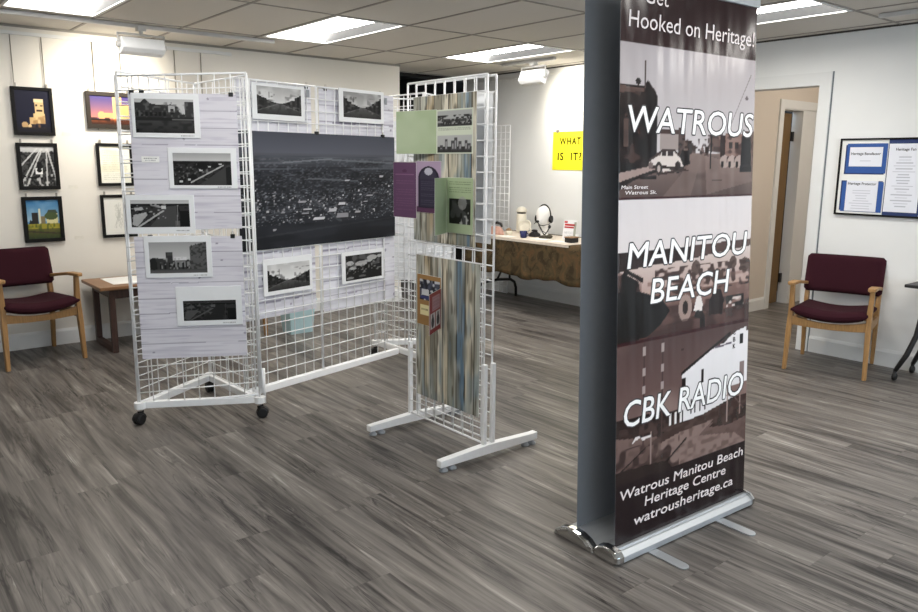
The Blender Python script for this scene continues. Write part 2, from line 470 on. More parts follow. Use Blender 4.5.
BH = .13
def board(name, a, b, n):
    """baseboard between two floor points, n is the side the room is on"""
    a, b, n = Vector((*a, 0)), Vector((*b, 0)), Vector((*n, 0))
    mb = MB()
    prof = [(0, 0), (.014, 0), (.014, BH-.02), (.006, BH), (0, BH)]
    mb.loft([[p+n*x+Vector((0, 0, z)) for x, z in prof] for p in (a, b)], True, False)
    return struct(name, mb, TRIMW)
board('baseboard_left', (X0, YL), (XC, YL), (0, -1))
board('baseboard_right', (XR, Y0), (XR, DY0-.089), (-1, 0))
board('baseboard_back', (XR, DY1+.096), (XR, YB), (-1, 0))
board('baseboard_hall', (XR+.13, HY), (7.525, HY), (0, -1))
# picture rails under the ceiling
tr = MB().box(X0, 2.93, YL-.022, YL, 2.425, 2.45); tr.box(X0, 2.93, YL-.03, YL-.022, 2.425, 2.432)
struct('trim_5', tr, TRIMW)
struct('trim_6', MB().box(XR-.022, XR, 4.3, 7.2, 2.425, 2.45), TRIMW)
struct('trim_7', MB().box(X0, XC, YL-.012, YL, 2.482, ZC), TBAR)
struct('trim_8', MB().box(XR-.012, XR, Y0, YB, 2.488, ZC), mat('dark ceiling angle', (70, 66, 62), .7))

# ------------------------------------------------------------------ ceiling lights
LL = {(1.0, 4.84): 'recessed ceiling light above the left wall pictures, cut by the photo edge',
      (2.86, 4.84): 'recessed ceiling light above the middle wire screen and aerial print',
      (4.72, 4.84): 'recessed ceiling light nearest the yellow poster, beside the white floodlight',
      (4.72, 2.42): 'recessed ceiling light above the doorway, right of the tall banner',
      (1.0, 2.42): 'recessed ceiling light over the open floor left of the camera',
      (2.86, 2.42): 'recessed ceiling light above the floor between wire stand and banner',
      (1.0, 0.): 'recessed ceiling light behind the camera on the left',
      (2.86, 0.): 'recessed ceiling light behind the camera in the middle',
      (4.72, 0.): 'recessed ceiling light near the right wall behind the black table'}
for lx, ly in lights:
    x0, x1, y0, y1 = lx+.012, lx+.608, ly+.012, ly+1.198
    t = thing('ceiling_light', LL[(lx, ly)], 'ceiling light', ((x0+x1)/2, (y0+y1)/2, ZC), 0, 'recessed fluorescent ceiling lights')
    f = MB()
    w = .022
    f.box(x0, x1, y0, y0+w, ZC-.006, ZC+.004); f.box(x0, x1, y1-w, y1, ZC-.006, ZC+.004)
    f.box(x0, x0+w, y0+w, y1-w, ZC-.006, ZC+.004); f.box(x1-w, x1, y0+w, y1-w, ZC-.006, ZC+.004)
    obj('light_frame', f, TRIMW, t)
    a0, a1, b0, b1 = x0+w, x1-w, y0+w, y1-w; ix = .03; iy = .015; D = .06
    h = MB()
    o = [(a0, b0), (a1, b0), (a1, b1), (a0, b1)]; i_ = [(a0+ix, b0+iy), (a1-ix, b0+iy), (a1-ix, b1-iy), (a0+ix, b1-iy)]
    for k in (1, 3):
        p, q = o[k], o[(k+1) % 4]; r_, s_ = i_[(k+1) % 4], i_[k]
        h.quad((*p, ZC), (*q, ZC), (*r_, ZC+D), (*s_, ZC+D))
    obj('reflector', h, mat('grey reflector', (84, 85, 86), .5), t, recalc=False)
    le = MB(); n = 8; rings = []
    for yy in (b0+iy, b1-iy):
        rings.append([(a0+ix-.005+(a1-a0-2*ix+.01)*k/n, yy, ZC+D+.002-.006*math.sin(PI*k/n)) for k in range(n+1)])
    le.loft(rings, False, True, closed=False)
    for k in (0, 2):
        p, q = o[k], o[(k+1) % 4]; r_, s_ = i_[(k+1) % 4], i_[k]
        le.quad((*p, ZC), (*q, ZC), (*r_, ZC+D), (*s_, ZC+D))
    obj('lens', le, LENS, t, recalc=False)
    obj('housing', MB().box(x0, x1, y0, y1, ZC+.085, ZC+.11), TRACK, t)

def flood(t, c, aim, L=.31, H=.115, D=.09, stem=None, wide=(1, 0)):
    """wall floodlight below its track; wide = direction of its long side, aim = direction it shines"""
    c = Vector(c); w = Vector((*wide, 0)); a = Vector(aim).normalized(); u = w.cross(a).normalized()
    if u.z < 0: u = -u
    hb = MB()
    def P(x, y, z): return c+w*x+a*y+u*z
    prof = [(-D*.5, -H*.36), (-D*.5, H*.36), (-D*.1, H*.5), (D*.5, H*.5), (D*.5, -H*.5), (-D*.1, -H*.5)]
    hb.loft([[P(s*L/2, y, z) for y, z in prof] for s in (-1, 1)], True, False)
    obj('floodlight_housing', hb, WIRE, t, .006)
    obj('flood_lens', MB().hexa([P(-L*.46, D*.5+.001, -H*.42), P(L*.46, D*.5+.001, -H*.42), P(L*.46, D*.5+.004, -H*.42), P(-L*.46, D*.5+.004, -H*.42),
                                 P(-L*.46, D*.5+.001, H*.42), P(L*.46, D*.5+.001, H*.42), P(L*.46, D*.5+.004, H*.42), P(-L*.46, D*.5+.004, H*.42)]), FLENS, t)
    top = c.z+H*.5+.022
    yk = MB()
    for s in (-1, 1):
        e = c+w*(s*(L/2+.012))
        yk.tube([e, Vector((e.x, e.y, top))], .007, 6)
        yk.tube([e-w*.02*s, e+w*.012*s], .02, 10)
    yk.tube([Vector((*(c-w*(L/2+.018)).xy, top)), Vector((*(c+w*(L/2+.018)).xy, top))], .008, 6)
    obj('yoke', yk, TRACK, t)
    st = MB().tube([(c.x, c.y, top), (c.x, c.y, ZC-.03)], .014, 8); st.box(c.x-.03, c.x+.03, c.y-.03, c.y+.03, ZC-.06, ZC-.03)
    obj('mounting_stem', st, TRACK, t)
    ld = bpy.data.lights.new('flood', 'SPOT'); ld.energy = FLOOD; ld.color = (1, .91, .76); ld.spot_size = 1.9; ld.spot_blend = .9; ld.shadow_soft_size = .06
    lo = bpy.data.objects.new('flood_lamp', ld); COL.objects.link(lo); lo.parent = t
    lo.matrix_basis = wm(t).inverted() @ (Matrix.Translation(c+a*(D*.5+.03)) @ a.to_track_quat('-Z', 'Y').to_matrix().to_4x4())
    return t
t = thing('track_light', 'white ceiling track with a floodlight washing the left wall pictures', 'track light', (1.94, 6.17, ZC), 0, 'ceiling tracks')
obj('track', MB().box(-.6, 3.04, 6.15, 6.185, ZC-.03, ZC-.004), TRACK, t)
flood(t, (1.935, 6.1, 2.335), (-.10, .86, -.36), wide=(1, 0))
t = thing('track_light', 'short white ceiling track with a bright white floodlight beside the yellow poster', 'track light', (5.5, 5.6, ZC), 0, 'ceiling tracks')
obj('track', MB().box(5.48, 5.515, 5.27, 6.0, ZC-.03, ZC-.004), TRACK, t)
flood(t, (5.49, 5.545, 2.335), (.86, -.1, -.36), L=.3, H=.14, wide=(0, 1))
t = thing('light_track', 'bare white ceiling track at the top right above the bulletin board', 'track light', (5.57, 1.5, ZC), 0, 'ceiling tracks')
obj('track', MB().box(5.55, 5.585, -.4, 2.36, ZC-.03, ZC-.004), TRACK, t)
t = thing('added_hall_lamp', 'added round white ceiling lamp, out of view, brightening the beige hallway', 'ceiling light', (7.6, 2.6, ZC))  # lamp added out of view to light the hallway
obj('added_lamp_bowl', MB().lathe([(.05, ZC-.09), (.13, ZC-.07), (.16, ZC-.02), (.16, ZC)], (7.6, 2.6, 0), 24), emit('added hall bowl', (1, .9, .76, 1), 3.), t)
ld = bpy.data.lights.new('hall', 'POINT'); ld.energy = HALL; ld.color = (1, .92, .82); ld.shadow_soft_size = .12
lo = bpy.data.objects.new('added_hall_bulb', ld); COL.objects.link(lo); lo.parent = t; lo.location = (0, 0, -.22)

# ------------------------------------------------------------------ pictures as printed matter
def grey(p):
    g = p.a @ np.array([.3, .59, .11]); g = 255*(np.clip(g, 0, 255)/255)**1.3; p.a = np.repeat(g[..., None], 3, 2); return p
def street(seed, sky=(196, 200, 200), lefth=.75, righth=.8, dark=40, vp=(.5, .42)):
    p = Pic(76, 52, sky)
    p.grad(vp[1], 1, tuple(min(255, c+22) for c in sky), tuple(c*.93 for c in sky))
    p.mott(0, .5, 1, 1, 7, 5, seed, (228, 230, 230), .45, .8, .6)
    p.grad(0, vp[1], (66, 66, 68), (112, 112, 112))
    vx, vy = vp
    for k in range(9):      # rows of shops stepping down towards the end of the street
        a, b = k/9, (k+1)/9; r = np.random.default_rng(seed*10+k)
        h0 = vy+(lefth-vy)*(1-a)**1.7*r.uniform(.75, 1.1); h1 = vy+(righth-vy)*(1-a)**1.7*r.uniform(.75, 1.1); g = dark+r.uniform(-14, 30); g2 = dark+r.uniform(-10, 36)
        p.poly([(vx*a*.96, vy*.3+vy*.7*a), (vx*a*.96, h0), (vx*b*.96, h0-.02*(1-a)), (vx*b*.96, vy*.3+vy*.7*b)], (g, g, g))
        p.poly([(1-(1-vx)*a*.96, vy*.3+vy*.7*a), (1-(1-vx)*a*.96, h1), (1-(1-vx)*b*.96, h1-.02*(1-a)), (1-(1-vx)*b*.96, vy*.3+vy*.7*b)], (g2, g2, g2))
    p.mott(0, .2, .4, .8, 16, 14, seed+1, (120, 120, 120), .55, .8, .7); p.mott(.62, .2, 1, .8, 16, 14, seed+2, (140, 140, 138), .55, .8, .7)
    p.line((.08, .2), (.08, .97), .008, (50, 50, 50)); p.line((.26, .35), (.27, .8), .006, (70, 70, 70))
    p.line((.0, .12), (vp[0], vp[1]), .012, (150, 150, 150), .6); p.line((1, .14), (vp[0], vp[1]), .012, (140, 140, 140), .6)
    p.mott(0, 0, 1, .4, 24, 10, seed+3, (60, 60, 60), .5, .8, .5)
    return grey(p)
def ph_hotel():
    p = Pic(90, 52, (206, 210, 212)); p.grad(.6, 1, (218, 221, 222), (196, 201, 204))
    p.poly([(0, .2), (0, .88), (.1, .88), (.18, 1.0), (.27, .86), (.42, .82), (.62, .84), (.72, .78), (.8, .6), (.84, .55), (1, .5), (1, .2)], (66, 66, 66))
    p.poly([(.84, .5), (.84, .92), (1, .92), (1, .5)], (74, 74, 74)); p.rect(.57, .62, .68, .8, (190, 192, 192)); p.rect(.6, .55, .66, .72, (40, 40, 40))
    p.poly([(.72, .7), (.8, .9), (.84, .6), (.8, .55)], (205, 208, 208))
    for k in range(7): p.rect(.03+.075*k, .5, .075+.075*k, .62, (38, 38, 38))
    p.mott(0, .4, 1, .9, 26, 16, 5, (130, 130, 130), .55, .85, .7); p.rect(0, .36, 1, .46, (48, 48, 48)); p.grad(0, .36, (58, 58, 58), (86, 86, 86))
    p.rect(.62, .38, 1, .43, (150, 150, 150), .7); p.mott(0, 0, 1, .38, 12, 12, 6, (44, 44, 44), .5, .8, .7); p.rect(.0, .0, .06, .12, (20, 20, 20))
    return grey(p)
def ph_aerialstreet():
    p = Pic(90, 52, (62, 64, 62)); p.grad(.74, 1, (206, 210, 206), (170, 176, 172))
    p.mott(0, 0, 1, .75, 22, 18, 21, (30, 30, 30), .45, .65, 1); p.mott(0, .2, .6, .7, 30, 22, 22, (150, 150, 150), .62, .8, .8)
    p.poly([(.42, 0), (.95, .64), (1, .62), (1, 0)], (84, 85, 84)); p.line((.3, .1), (.86, .62), .02, (190, 192, 190))
    for u, v in ((.45, .45), (.6, .55), (.78, .63), (.24, .16), (.1, .1)): p.rect(u, v, u+.05, v+.05, (215, 215, 212))
    p.ell(.5, .6, .09, .12, (26, 26, 26)); p.ell(.72, .62, .07, .08, (28, 28, 28)); p.ell(.34, .26, .06, .09, (24, 24, 24)); p.poly([(.9, 0), (.9, .55), (1, .6), (1, 0)], (40, 40, 40))
    p.rect(0, .68, 1, .75, (40, 40, 40), .7); return grey(p)
def ph_roofs(seed, dark):
    p = Pic(90, 42, (70, 70, 70)); p.grad(.84, 1, (205, 210, 208), (190, 196, 194)) if not dark else p.grad(.9, 1, (60, 60, 60), (70, 70, 70))
    p.mott(0, 0, 1, .85, 14, 10, seed, (26, 26, 26), .4, .65, 1); k = .55 if dark else 1
    p.rect(0, .78, 1, .86, (24, 24, 24))
    p.poly([(.3, 0), (.62, .75), (.78, .78), (.78, 0)], (94*k, 94*k, 94*k)); p.line((.12, .02), (.55, .6), .03, (190*k, 190*k, 190*k))
    p.poly([(.02, .1), (.05, .45), (.26, .55), (.28, .44), (.1, .04)], (186*k, 186*k, 186*k)); p.poly([(.06, .7), (.2, .74), (.22, .64), (.08, .6)], (190*k, 190*k, 190*k))
    p.poly([(.83, 0), (.83, .6), (1, .6), (1, 0)], (22, 22, 22)); p.rect(.75, 0, .82, .25, (120*k, 120*k, 120*k)); p.line((.78, .1), (.8, .8), .014, (150*k, 150*k, 150*k))
    p.mott(0, .3, .6, .9, 26, 18, seed+2, (200*k, 200*k, 200*k), .66, .8, .8); p.rect(.52, .66, .6, .78, (215*k, 215*k, 215*k)); return grey(p)
def ph_corner():
    p = Pic(84, 46, (190, 194, 196)); p.grad(.4, 1, (210, 214, 215), (168, 173, 176))
    p.poly([(.7, .12), (.7, .85), (1, 1.0), (1, .12)], (112, 113, 114)); p.mott(.7, .1, 1, .95, 30, 20, 31, (70, 70, 70), .5, .7, .8)
    p.rect(.29, .38, .41, .68, (66, 67, 69)); p.rect(.31, .56, .4, .66, (90, 92, 94))
    p.poly([(0, .12), (0, .46), (.1, .5), (.28, .46), (.42, .42), (.62, .45), (.7, .42), (.7, .12)], (74, 74, 75))
    p.rect(.43, .42, .64, .52, (220, 222, 222)); p.rect(.44, .2, .62, .4, (150, 150, 150))
    for k in range(9): p.rect(.02+.077*k, .14, .055+.077*k, .34, (36, 36, 36))
    p.mott(0, .12, .7, .5, 34, 18, 33, (180, 180, 180), .62, .8, .8); p.grad(0, .14, (120, 120, 120), (90, 90, 90)); p.ell(.07, .3, .06, .2, (50, 50, 50)); return grey(p)
def ph_cars():
    p = Pic(76, 52, (40, 41, 42)); p.grad(.75, 1, (36, 36, 38), (60, 61, 62)); p.mott(0, .5, 1, 1, 9, 7, 41, (120, 120, 120), .5, .75, .8)
    for u, v, a, b in ((.12, .68, .1, .09), (.42, .63, .16, .1), (.72, .82, .14, .1), (.6, .7, .12, .05), (.93, .85, .07, .06), (.2, .48, .1, .06)): p.ell(u, v, a, b, (188, 190, 190))
    p.mott(0, .25, 1, .7, 24, 16, 42, (150, 150, 150), .6, .8, .9); p.ell(.34, .5, .06, .06, (24, 24, 24)); p.ell(.56, .5, .06, .08, (22, 22, 22))
    p.rect(0, 0, 1, .25, (46, 46, 46)); p.ell(.12, .1, .1, .05, (150, 150, 150)); p.ell(.45, .13, .1, .04, (120, 120, 120)); return grey(p)
def ph_aerial():
    p = Pic(210, 168, (44, 47, 54)); p.grad(.82, 1, (96, 99, 110), (78, 81, 92)); p.grad(.7, .82, (58, 61, 68), (92, 95, 104))
    p.mott(0, 0, 1, .8, 5, 22, 51, (30, 33, 39), .35, .65, .8); p.mott(0, .25, 1, .78, 26, 40, 52, (66, 69, 76), .5, .8, .6); p.mott(0, .3, 1, .66, 60, 60, 53, (22, 24, 29), .55, .7, .7)
    p.mott(0, .3, 1, .78, 80, 110, 56, (104, 107, 115), .6, .85, .7); p.mott(0, .2, 1, .5, 110, 130, 57, (150, 153, 160), .74, .9, .8); p.mott(0, .66, 1, .8, 4, 60, 58, (112, 116, 124), .55, .8, .6)
    p.line((.25, .74), (.55, .775), .006, (130, 134, 140), .8); p.line((.5, .77), (.98, .74), .008, (120, 124, 130), .7); p.line((.4, .6), (.72, .57), .006, (112, 116, 122), .8)
    p.line((.45, .6), (.6, .575), .01, (96, 100, 106), .6)
    p.line((.42, .42), (.6, .2), .012, (84, 88, 94), .7); p.line((0, .1), (1, .2), .008, (62, 66, 72), .7); p.line((.3, .5), (.45, .35), .006, (76, 80, 86), .6); p.line((0, .27), (.4, .34), .005, (70, 74, 80), .7); p.line((.55, .5), (1, .36), .005, (80, 84, 90), .6)
    r = np.random.default_rng(54)
    for k in range(150):
        u = r.uniform(.02, .98); v = r.uniform(.24, .6)*(.75 if .2 < u < .7 else 1)
        v = max(v, .22); b = r.uniform(90, 215); w = r.uniform(.004, .014)
        p.rect(u, v, u+w, v+.009+.006*r.random(), (b, b, b+4))
    for u, v, w, h in ((.33, .385, .05, .02), (.36, .315, .055, .02), (.35, .28, .045, .018), (.42, .225, .075, .025), (.52, .29, .055, .035), (.57, .23, .085, .045), (.585, .345, .05, .03), (.7, .265, .04, .02), (.78, .42, .05, .015), (.88, .6, .028, .018), (.63, .57, .035, .012), (.18, .15, .018, .022), (.0, .295, .05, .018), (.015, .37, .03, .012), (.23, .3, .025, .02), (.76, .365, .03, .012)):
        b = r.uniform(150, 220); p.poly([(u, v), (u+w*.1, v+h), (u+w, v+h*.9), (u+w*.95, v)], (b, b, b+5)); p.line((u, v), (u+w, v), .004, (20, 22, 26))
    p.mott(0, .0, 1, .2, 8, 14, 55, (26, 28, 33), .4, .7, .7)
    p.a = 255*(p.a/255)**1.12; return p
def planks(w, h, n, seed, base=(221, 219, 227)):
    """whitewashed horizontal boards"""
    p = Pic(w, h, base); r = np.random.default_rng(seed)
    for k in range(n):
        d = r.uniform(-7, 5); p.rect(0, k/n, 1, (k+1)/n, (base[0]+d, base[1]+d, base[2]+d))
    p.mott(0, 0, 1, 1, 3, n*7, seed+1, (200, 197, 208), .55, .95, .7); p.mott(0, 0, 1, 1, 5, n*16, seed+2, (184, 180, 196), .66, .9, .5)
    for k in range(1, n):
        u = 0
        while u < 1:
            q = u+r.uniform(.1, .4); p.line((u, k/n+r.uniform(-.002, .002)), (min(q, 1), k/n+r.uniform(-.002, .002)), r.uniform(.0018, .0038), (142, 138, 154), r.uniform(.5, .95)); u = q
    for k in range(n): p.ell(r.random(), (k+r.uniform(.3, .7))/n, .013, .007, (140, 136, 150), .8)
    return p
def barn(w, h, n, seed):
    """weathered vertical boards in cream, tan, grey green and blue"""
    p = Pic(w, h); r = np.random.default_rng(seed); u = 0; k = 0
    cols = [(206, 200, 182), (156, 160, 150), (220, 214, 198), (176, 160, 132), (180, 184, 176), (108, 132, 152), (208, 198, 174), (146, 142, 128), (196, 196, 184)]
    while u < 1:
        q = u+r.uniform(.7, 1.3)/n; c = cols[(k*4+seed) % 9]; p.rect(u, 0, q, 1, c); p.line((u, 0), (u, 1), .006, (70, 66, 58)); u = q; k += 1
    p.mott(0, 0, 1, 1, n*3, 7, seed+1, (226, 222, 208), .5, .85, .6); p.mott(0, 0, 1, 1, n*4, 5, seed+2, (116, 110, 96), .55, .9, .6); p.mott(0, 0, 1, 1, n*7, 9, seed+3, (74, 70, 60), .66, .9, .6); p.mott(0, 0, 1, 1, n*3, 3, seed+5, (150, 152, 142), .5, .8, .5); p.mott(0, 0, 1, 1, n*2, 5, seed+4, (128, 146, 156), .66, .85, .5)
    return p

# ------------------------------------------------------------------ framed pictures on the left wall
FL = Fr((0, YL), (1, 0))
def framed(label, s0, s1, z0, z1, fw, fm, pic, rough=PR_GLOSS, mount=0.):
    t = thing('framed_picture', label, 'picture', FL.pt((s0+s1)/2, z0, .012), 0, 'framed pictures on the left wall')
    f = MB()
    for a in ((s0, s1, z0, z0+fw), (s0, s1, z1-fw, z1), (s0, s0+fw, z0+fw, z1-fw), (s1-fw, s1, z0+fw, z1-fw)): FL.box(f, *a, .014, .034)
    obj('frame', f, fm, t, .002)
    if mount:
        obj('mount', FL.box(MB(), s0+fw*.9, s1-fw*.9, z0+fw*.9, z1-fw*.9, .016, .022), PAPER, t)
    picture('print', pic, FL, s0+fw+mount, s1-fw-mount, z0+fw+mount, z1-fw-mount, .0225, rough, t)
    obj('backing', FL.box(MB(), s0+.004, s1-.004, z0+.004, z1-.004, .006, .0155), BLACK, t)
    for s in (s0+.03, s1-.04):
        obj('hanging_clip', FL.box(MB(), s, s+.012, z1-.004, z1+.028, .012, .026), STEEL, t)
    return t
def art_night():
    p = Pic(52, 64, (9, 10, 38)); p.grad(0, .25, (14, 11, 20), (9, 10, 38)); c = (222, 190, 138)
    p.rect(.5, .22, .82, .46, c); p.rect(.55, .4, .8, .8, c); p.rect(.54, .72, .8, .8, (238, 214, 170)); p.rect(.38, .2, .55, .36, (206, 172, 120)); p.ell(.24, .18, .09, .07, (190, 156, 110)); p.ell(.38, .15, .05, .05, (220, 190, 140))
    p.rect(.6, .5, .76, .55, (50, 34, 30)); p.rect(.58, .63, .64, .67, (60, 42, 36)); p.rect(.72, .62, .78, .66, (60, 42, 36)); p.mott(.3, .1, .85, .4, 14, 12, 61, (150, 112, 70), .5, .8, .7); p.rect(.15, .08, .85, .13, (30, 24, 26)); return p
def art_rail():
    p = Pic(52, 66, (90, 90, 90)); p.grad(.85, 1, (200, 200, 200), (226, 226, 226)); p.mott(0, 0, 1, .9, 24, 24, 62, (30, 30, 30), .45, .65, .9)
    for a, b in (((.0, .1), (.62, .95)), ((.12, .0), (.66, .95)), ((1, .2), (.8, .95)), ((.72, .0), (.78, .95)), ((0, .52), (.5, .95))): p.line(a, b, .018, (226, 226, 226), .85)
    p.rect(.4, .3, .62, .46, (240, 240, 240)); p.rect(.46, .44, .6, .6, (16, 16, 16)); p.poly([(0, .3), (.25, .24), (.6, .28), (.62, .16), (.4, .18), (0, .24)], (16, 16, 16)); p.ell(.52, .4, .08, .05, (30, 30, 30))
    p.mott(0, 0, 1, .3, 16, 12, 63, (210, 210, 210), .55, .75, .9); return grey(p)
def art_elev():
    p = Pic(52, 62, (90, 140, 184)); p.grad(.45, 1, (150, 178, 196), (50, 110, 160)); p.mott(0, .6, 1, 1, 6, 7, 64, (120, 160, 190), .5, .8, .6)
    p.rect(.16, .38, .34, .68, (40, 36, 34)); p.rect(.36, .36, .42, .78, (206, 206, 180)); p.rect(.42, .36, .56, .58, (120, 110, 80)); p.rect(.6, .38, .95, .64, (206, 200, 150)); p.poly([(.6, .64), (.66, .74), (.9, .74), (.95, .64)], (60, 72, 60)); p.ell(.74, .58, .2, .1, (70, 84, 50)); p.poly([(.04, .36), (.1, .5), (.26, .38)], (30, 32, 34))
    p.rect(0, .26, 1, .38, (150, 142, 50)); p.grad(0, .26, (44, 56, 34), (96, 92, 44)); p.mott(0, 0, 1, .4, 20, 16, 65, (60, 76, 36), .5, .8, .7); p.line((0, .2), (1, .12), .02, (60, 52, 40)); return p
def art_dusk():
    p = Pic(64, 48, (150, 130, 170)); p.grad(.25, 1, (214, 160, 150), (104, 96, 160)); p.rect(.58, .2, .82, .98, (244, 206, 160)); p.rect(.82, .2, 1, .7, (232, 190, 146)); p.ell(.28, .32, .1, .14, (244, 190, 150)); p.rect(.36, .22, .58, .42, (238, 190, 150))
    p.grad(0, .2, (70, 44, 30), (196, 128, 80)); p.mott(0, 0, 1, .25, 16, 8, 66, (100, 60, 36), .5, .8, .8); p.rect(0, .14, .5, .2, (60, 36, 30)); p.a = 255*(p.a/255)**1.6; return p
def art_text(seed, c=(230, 230, 218)):
    p = Pic(48, 62, c); p.mott(0, 0, 1, 1, 4, 5, seed, (222, 220, 196), .4, .8, .8)
    for k in range(16): p.text(.1, .9 if k % 4 else .6, .1+.05*k, .016, (176, 174, 158), seed*31+k, .6)
    return p
def art_sketch():
    p = Pic(48, 62, (224, 224, 218)); r = np.random.default_rng(68)
    for k in range(24): p.line((r.uniform(.25, .75), r.uniform(.15, .5)), (r.uniform(.3, .7), r.uniform(.5, .85)), .006, (182, 184, 178), .6)
    return p
fn = [framed('black framed picture of a pale grain elevator lit against a dark blue night sky', 1.157, 1.443, 1.682, 2.045, .024, BLKFR, art_night()),
      framed('black framed black and white picture of railway tracks and a train', 1.157, 1.446, 1.265, 1.625, .028, BLKFR, art_rail()),
      framed('black framed colour picture of grain elevators under a blue sky with a grassy field', 1.160, 1.446, .852, 1.21, .028, BLKFR, art_elev()),
      framed('brown framed landscape picture of a building glowing at purple dusk', 1.683, 2.045, 1.752, 2.042, .032, DKFR, art_dusk()),
      framed('black framed cream text sheet below the purple dusk picture', 1.733, 2.018, 1.287, 1.634, .024, BLKFR, art_text(67)),
      framed('black framed pale pencil drawing, lowest of the right picture column', 1.736, 2.02, .858, 1.214, .024, BLKFR, art_sketch())]
for k, (s, z0, lab) in enumerate(((1.19, 1.72, 'leftmost thin steel hanging wire, on the left side of the night elevator picture'),
                                  (1.402, 1.72, 'thin steel hanging wire on the right side of the night elevator picture'),
                                  (1.767, 1.78, 'thin steel hanging wire on the left side of the purple dusk picture'),
                                  (1.975, 1.78, 'thin steel hanging wire on the right side of the purple dusk picture, by the floodlight'),
                                  (2.42, 1.5, 'empty thin steel wire dropping behind the wire tower, left of the pair'),
                                  (2.65, 1.5, 'empty thin steel wire dropping behind the wire tower, right of the pair'))):
    o = tag(obj('hanging_wire', MB().tube([FL.pt(s, z0-.04, .012), FL.pt(s, 2.43, .012)], .0035, 6), STEEL), lab, 'wire', 'picture hanging wires'); rebase(o, FL.pt(s, 2.43, .012))
for s, z, lab in ((1.53, 1.70, 'small white caption card right of the night elevator picture'), (1.545, 1.282, 'small white caption card right of the railway tracks picture'), (1.56, .872, 'small white caption card right of the blue sky elevator picture')):
    o = obj('caption_card', FL.box(MB(), s-.035, s+.035, z-.013, z+.013, .0005, .003), mat('ivory card', (226, 222, 212), .8)); tag(o, lab, 'caption card', 'caption cards on the left wall'); rebase(o, FL.pt(s, z, .001))

# ------------------------------------------------------------------ armchairs
def make_chair(label):
    t = thing('armchair', label, 'chair', (0, 0, 0), 0, 'oak armchairs with maroon upholstery')
    for s in (-1, 1):
        obj('front_leg', MB().loft([[(s*x+dx, y+dy, z) for dx, dy in ((-w, -d), (w, -d), (w, d), (-w, d))] for x, y, z, w, d in ((.268, .015, 0, .014, .017), (.262, .03, .3, .018, .022), (.258, .045, .45, .018, .024), (.262, .04, .642, .015, .018))], True, False), OAK, t, .005)
        obj('rear_leg', MB().loft([[(s*x+dx, y+dy, z) for dx, dy in ((-w, -d), (w, -d), (w, d), (-w, d))] for x, y, z, w, d in ((.25, .575, 0, .013, .016), (.25, .545, .3, .016, .022), (.25, .54, .48, .016, .026), (.25, .585, .72, .015, .02), (.25, .607, .8, .012, .015))], True, False), OAK, t, .005)
        arm = MB(); rings = []
        for y, w, z in ((-.035, .017, .65), (-.01, .027, .652), (.15, .028, .645), (.35, .022, .618), (.555, .016, .588)):
            cx = s*(.262 if y < .2 else .257)
            rings.append([(cx-w, y, z-.012), (cx+w, y, z-.012), (cx+w, y, z+.012), (cx-w, y, z+.012)])
        obj('armrest', arm.loft(rings, True, False), OAK, t, .006)
        obj('side_rail', MB().box(s*.252-.011, s*.252+.011, .05, .54, .325, .385), OAK, t, .004)
    def rail(y, zc, h):
        r = MB(); rings = []
        for k in range(13):
            x = -.245+.49*k/12; q = (x/.25)**2; z1 = zc+.035*q-.01; z0 = zc-h+.012*q
            rings.append([(x, y-.011, z0), (x, y+.011, z0), (x, y+.011, z1), (x, y-.011, z1)])
        return r.loft(rings, True, False)
    obj('front_rail', rail(.035, .385, .055), OAK, t, .003); obj('back_rail', rail(.53, .385, .055), OAK, t, .003)
    st = MB(); nu, nv = 16, 12; top = []; bot = []
    def se(u, v):   # dished seat pad with a waterfall front edge
        x = u*.252; q = u*u
        y = -.022+.53*v
        z = .418+.04*q-.02*v; th = .08*(1-.35*abs(u)**6)
        ed = min(1, (1-abs(u))/.1, v/.07, (1-v)/.07); ed = math.sqrt(max(0., 1-(1-max(0, ed))**2))
        return x, y, z, th, ed
    rings = []
    for j in range(nv+1):
        v = j/nv; ring = []
        for i in range(nu+1):
            x, y, z, th, ed = se(-1+2*i/nu, v); ring.append((x, y, z+th*(.3+.7*ed)*.62))
        for i in range(nu, -1, -1):
            x, y, z, th, ed = se(-1+2*i/nu, v); ring.append((x, y, z-th*.38*(.2+.8*ed)))
        rings.append(ring)
    obj('seat', st.loft(rings, True, True), MAROON, t)
    bk = MB(); rings = []; nz = 14
    for j in range(nz+1):
        v = j/nz; e = min(v, 1-v)/.1; e = math.sqrt(max(0, 1-(1-min(1, e))**2)); hw = .252+.022*e
        z = .535+.285*v; ring = []
        def yb(u): return .505+.075*v+.016*(1-u*u)
        for i in range(nu+1):
            u = -1+2*i/nu; k = math.sqrt(max(0, 1-abs(u)**10))*(.35+.65*e); ring.append((u*hw, yb(u)-.028*k, z))
        for i in range(nu, -1, -1):
            u = -1+2*i/nu; k = math.sqrt(max(0, 1-abs(u)**10))*(.35+.65*e); ring.append((u*hw, yb(u)+.02*k, z))
        rings.append(ring)
    obj('backrest', bk.loft(rings, True, True), MAROON, t)
    return t
ch = make_chair('maroon upholstered oak armchair at the left wall below the elevator pictures')
ch.location = (1.127, 6.155, 0); ch.rotation_euler = (0, 0, math.radians(8.5))
c2 = copy_tree(ch); c2['label'] = 'maroon upholstered oak armchair beside the doorway, below the blue and white bulletin board'
c2.location = (5.455, 2.452, 0); c2.rotation_euler = (0, 0, math.radians(-74.5))
c3 = copy_tree(ch); c3['label'] = 'oak armchair almost hidden behind the wire screen, only a leg showing under the lavender sheet'
c3.location = (2.56, 6.07, 0); c3.rotation_euler = (0, 0, 0)

